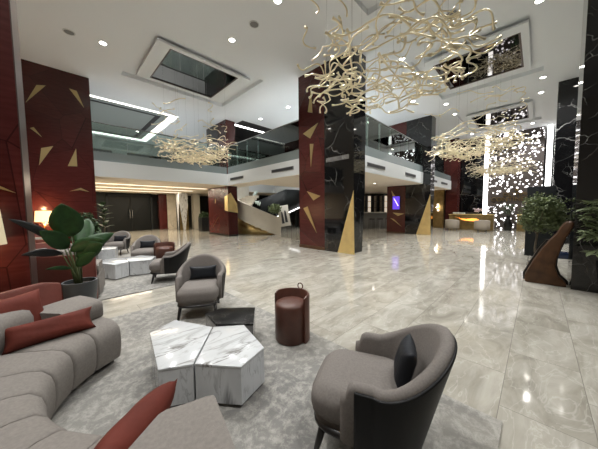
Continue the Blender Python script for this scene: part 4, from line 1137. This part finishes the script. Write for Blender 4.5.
# ------------------------------------------------------------------ bar behind the marble column
t = thing('bar_counter', 'white bar counter with dark front in the lounge right of the big marble column', 'bar counter', (17.8, 9.1, 0), radians(45))
boxes('counter_top', [((-.4, -1.6, 1.18), (.4, 1.6, 1.25))], M['white_counter'], t, .01)
boxes('counter_body', [((-.1, -1.5, 0), (.3, 1.5, 1.18))], M['speaker'], t)
for i in range(3):
    s = thing('bar_stool', ['bar stool at the left end of the white bar counter', 'middle bar stool at the white bar counter', 'bar stool at the right end of the white bar counter'][i], 'bar stool', (16.9+.45*i, 8.95-.45*i, 0), radians(45), 'bar stools')
    boxes('seat', [((-.18, -.18, .70), (.18, .18, .77))], M['black_leather'], s, .02)
    for ex in (-.15, .15):
        for ey in (-.15, .15): tube('leg', [(ex, ey, .70), (ex*1.2, ey*1.2, 0)], .014, M['black_wood'], s, 6)
t = thing('wine_display', 'dark shelving with vertical pale lit slats behind the bar counter', 'shelving', (19.8, 10.6, 0), radians(45))
boxes('back_panel', [((.3, -3.2, 0), (.36, 3.2, 2.7))], M['void'], t)
for i in range(13): boxes('slat', [((.1, -3.05+i*.5, .1), (.28, -2.97+i*.5+(.07 if i % 3 else .12), 2.65))], M['slat_glow'] if i % 3 == 0 else M['cushion_pale'], t)
for i in range(4): boxes('shelf', [((.0, -3.1, .5+.55*i), (.28, 3.1, .53+.55*i))], M['black_wood'], t)

# tub chairs in front of the desk
def make_tub(label, loc, rz):
    t = thing('tub_chair', label, 'chair', loc, rz, 'beige tub chairs at reception')
    N = 20; path = []; tops = []
    for i in range(N+1):
        a = radians(60+240*i/N); path.append((.36*cos(a), .36*sin(a))); tops.append(.68+.06*cos(a+pi))
    wall_ring('curved_back', path, tops, .12, .12, M['cushion_pale'], t, rr=.05)
    cushion('seat', .60, .60, .28, M['cushion_pale'], t, (.02, 0, .14), p=2.6)
    for sx in (-.22, .22):
        for sy in (-.2, .2): tube('leg', [(sx, sy, .15), (sx, sy, 0)], .018, M['black_wood'], t, 6)
    return t
tc = make_tub('beige tub chair at the left of the glowing reception desk', (19.2, 4.15, 0), radians(-10))
dup(tc, 'beige tub chair at the right of the glowing reception desk', (19.2, 2.5, 0), radians(15))

# ------------------------------------------------------------------ downlights
def make_dl(label, loc, z=ZC, r=.085, group='recessed hall downlights'):
    t = thing('downlight', label, 'downlight', (loc[0], loc[1], z), 0, group)
    lathe('trim_ring', [(r+.03, -.002), (r+.028, -.012), (r, -.014), (r-.002, -.002)], M['ceiling2'], t, 20)
    lathe('lens', [(.001, -.006), (r-.004, -.006), (r-.004, -.003), (.001, -.003)], M['lamp_on'], t, 20)
    return t
DL = [((1.28, 9.52), 'bright ceiling downlight at upper left, left of the dark mirrored coffer'),
      ((3.98, 6.68), 'ceiling downlight at top, between the coffer and the near chandelier'),
      ((8.53, 3.45), 'ceiling downlight seen through the near chandelier branches'),
      ((4.07, 4.68), 'ceiling downlight cut by the top edge of the picture'),
      ((8.64, .15), 'brightest downlight at the top edge right of the near chandelier'),
      ((13.7, .04), 'downlight right of the second coffer, the nearer of a pair'),
      ((15.4, .08), 'downlight right of the second coffer, the farther of a pair'),
      ((13.68, -.98), 'downlight beside the top of the nearest black column'),
      ((8.39, 8.99), 'downlight left of the top of the big marble column'),
      ((8.34, 11.2), 'small downlight nearest the dark ceiling opening'),
      ((10.04, 11.2), 'small downlight beyond the dark ceiling opening'),
      ((12.21, 4.4), 'downlight left of the far column top'),
      ((13.7, 3.37), 'downlight left of the smallest coffer, the nearer of a pair'),
      ((15.48, 3.37), 'downlight left of the smallest coffer, the farther of a pair'),
      ((20.46, 3.4), 'downlight near the reception wall, above the left light strip'),
      ((20.6, .4), 'downlight near the reception wall, above the right light strip'),
      ((9.6, 7.0), 'gallery ceiling downlight right of the big marble column top'),
      ((11.5, 8.4), 'gallery ceiling downlight seen over the right balustrade'),
      ((13.2, 7.2), 'gallery ceiling downlight left of the far column top')]
dl0 = None
for p, lab in DL:
    if dl0 is None: dl0 = make_dl(lab, p)
    else: dup(dl0, lab, (p[0], p[1], ZC))
HALL = [p for p, _ in DL[:8]]+[DL[12][0], DL[13][0], DL[14][0], DL[15][0], (1.1, 6.6), (6.9, 9.8), (1.3, 4.3), (-1.2, 2.0), (1.4, -1.2), (4.0, -1.6), (-1.0, 8.5), (6.9, 1.9), (11.0, -1.3), (18, -1.4), (11.0, 4.3), (2.2, 12.4), (5.6, 12.3)]  # typed-in points are added spots with no fixture, to light the seating
for p in HALL:
    light('SPOT', 'hall_spot', (p[0], p[1], ZC-.05), 500, (1, .995, .98), .06, None, spot=125, blend=.9)
for p in [q for q, _ in DL[8:12]]+[q for q, _ in DL[16:]]+[(1.5, 16), (5, 17), (9.5, 14.3)]:
    light('SPOT', 'gallery_spot', (p[0], p[1], ZC-.05), 330, (1, 1, .98), .05, None, spot=130, blend=.9)
# ceiling details
for lab, p in (('round grey ceiling speaker left of the bright upper left downlight', (.54, 9.62)), ('round ceiling speaker beside the top downlight, left of the near chandelier', (4.1, 5.71)), ('round grey ceiling speaker among the near chandelier branches', (7.55, 1.78))):
    t = thing('ceiling_speaker', lab, 'speaker', (p[0], p[1], ZC), 0, 'round ceiling speakers')
    lathe('rim', [(.14, -.001), (.135, -.012), (.115, -.014), (.115, -.001)], M['ceiling2'], t, 24)
    lathe('grille', [(.001, -.008), (.112, -.008), (.112, -.002), (.001, -.002)], M['speaker'], t, 24)
# under-gallery downlights (right wing)
u0 = None
UD = [(9.2, 6.2), (10.6, 7.4), (12.2, 6.3), (13.2, 8.6), (10.2, 9.3), (16.6, 6.4), (18.6, 6.3), (12.4, 10.8)]
nm = ['nearest the gallery edge right of the big column', 'second from the big column under the gallery', 'left of the display column', 'over the bar stools',
      'over the hall behind the big column', 'just right of the display column', 'near the lobby doorway', 'deepest in the lounge over the bar']
for p, lb in zip(UD, nm):
    if u0 is None: u0 = make_dl('soffit downlight '+lb, p, ZS, .06, 'soffit downlights')
    else: dup(u0, 'soffit downlight '+lb, (p[0], p[1], ZS))
    light('SPOT', 'soffit_spot', (p[0], p[1], ZS-.04), 75, (1, .90, .76), .05, None, spot=140, blend=.9)
light('POINT', 'wall_lamp_light', (20.2, 5.4, 1.6), 4, (1, .85, .65), .08)

# world: closed interior, faint ambient only
w = bpy.data.worlds.new('world'); S.world = w; w.use_nodes = True
w.node_tree.nodes['Background'].inputs[0].default_value = (.5, .5, .5, 1); w.node_tree.nodes['Background'].inputs[1].default_value = .0

# ------------------------------------------------------------------ camera
f = 241.0; yaw, tilt, roll = radians(44.69), radians(3.54), radians(-.551)
F = Vector((cos(yaw)*cos(tilt), sin(yaw)*cos(tilt), -sin(tilt))); R0v = Vector((sin(yaw), -cos(yaw), 0)); U0 = R0v.cross(F)
Rv = cos(roll)*R0v+sin(roll)*U0; Uv = -sin(roll)*R0v+cos(roll)*U0
cd = bpy.data.cameras.new('camera'); co = bpy.data.objects.new('camera', cd); COL.objects.link(co)
cd.sensor_width = 36; cd.sensor_fit = 'HORIZONTAL'; cd.lens = 36*f/598; cd.clip_start = .05; cd.clip_end = 100
mw = Matrix(((Rv.x, Uv.x, -F.x, 0), (Rv.y, Uv.y, -F.y, 0), (Rv.z, Uv.z, -F.z, 1.5), (0, 0, 0, 1)))
co.matrix_world = mw
S.camera = co
S.view_settings.view_transform = 'Standard'; S.view_settings.look = 'None'; S.view_settings.gamma = 1
S.view_settings.exposure = .0
S.cycles.max_bounces = 10; S.cycles.glossy_bounces = 5; S.cycles.diffuse_bounces = 5; S.cycles.transparent_max_bounces = 16
S.cycles.sample_clamp_indirect = 6
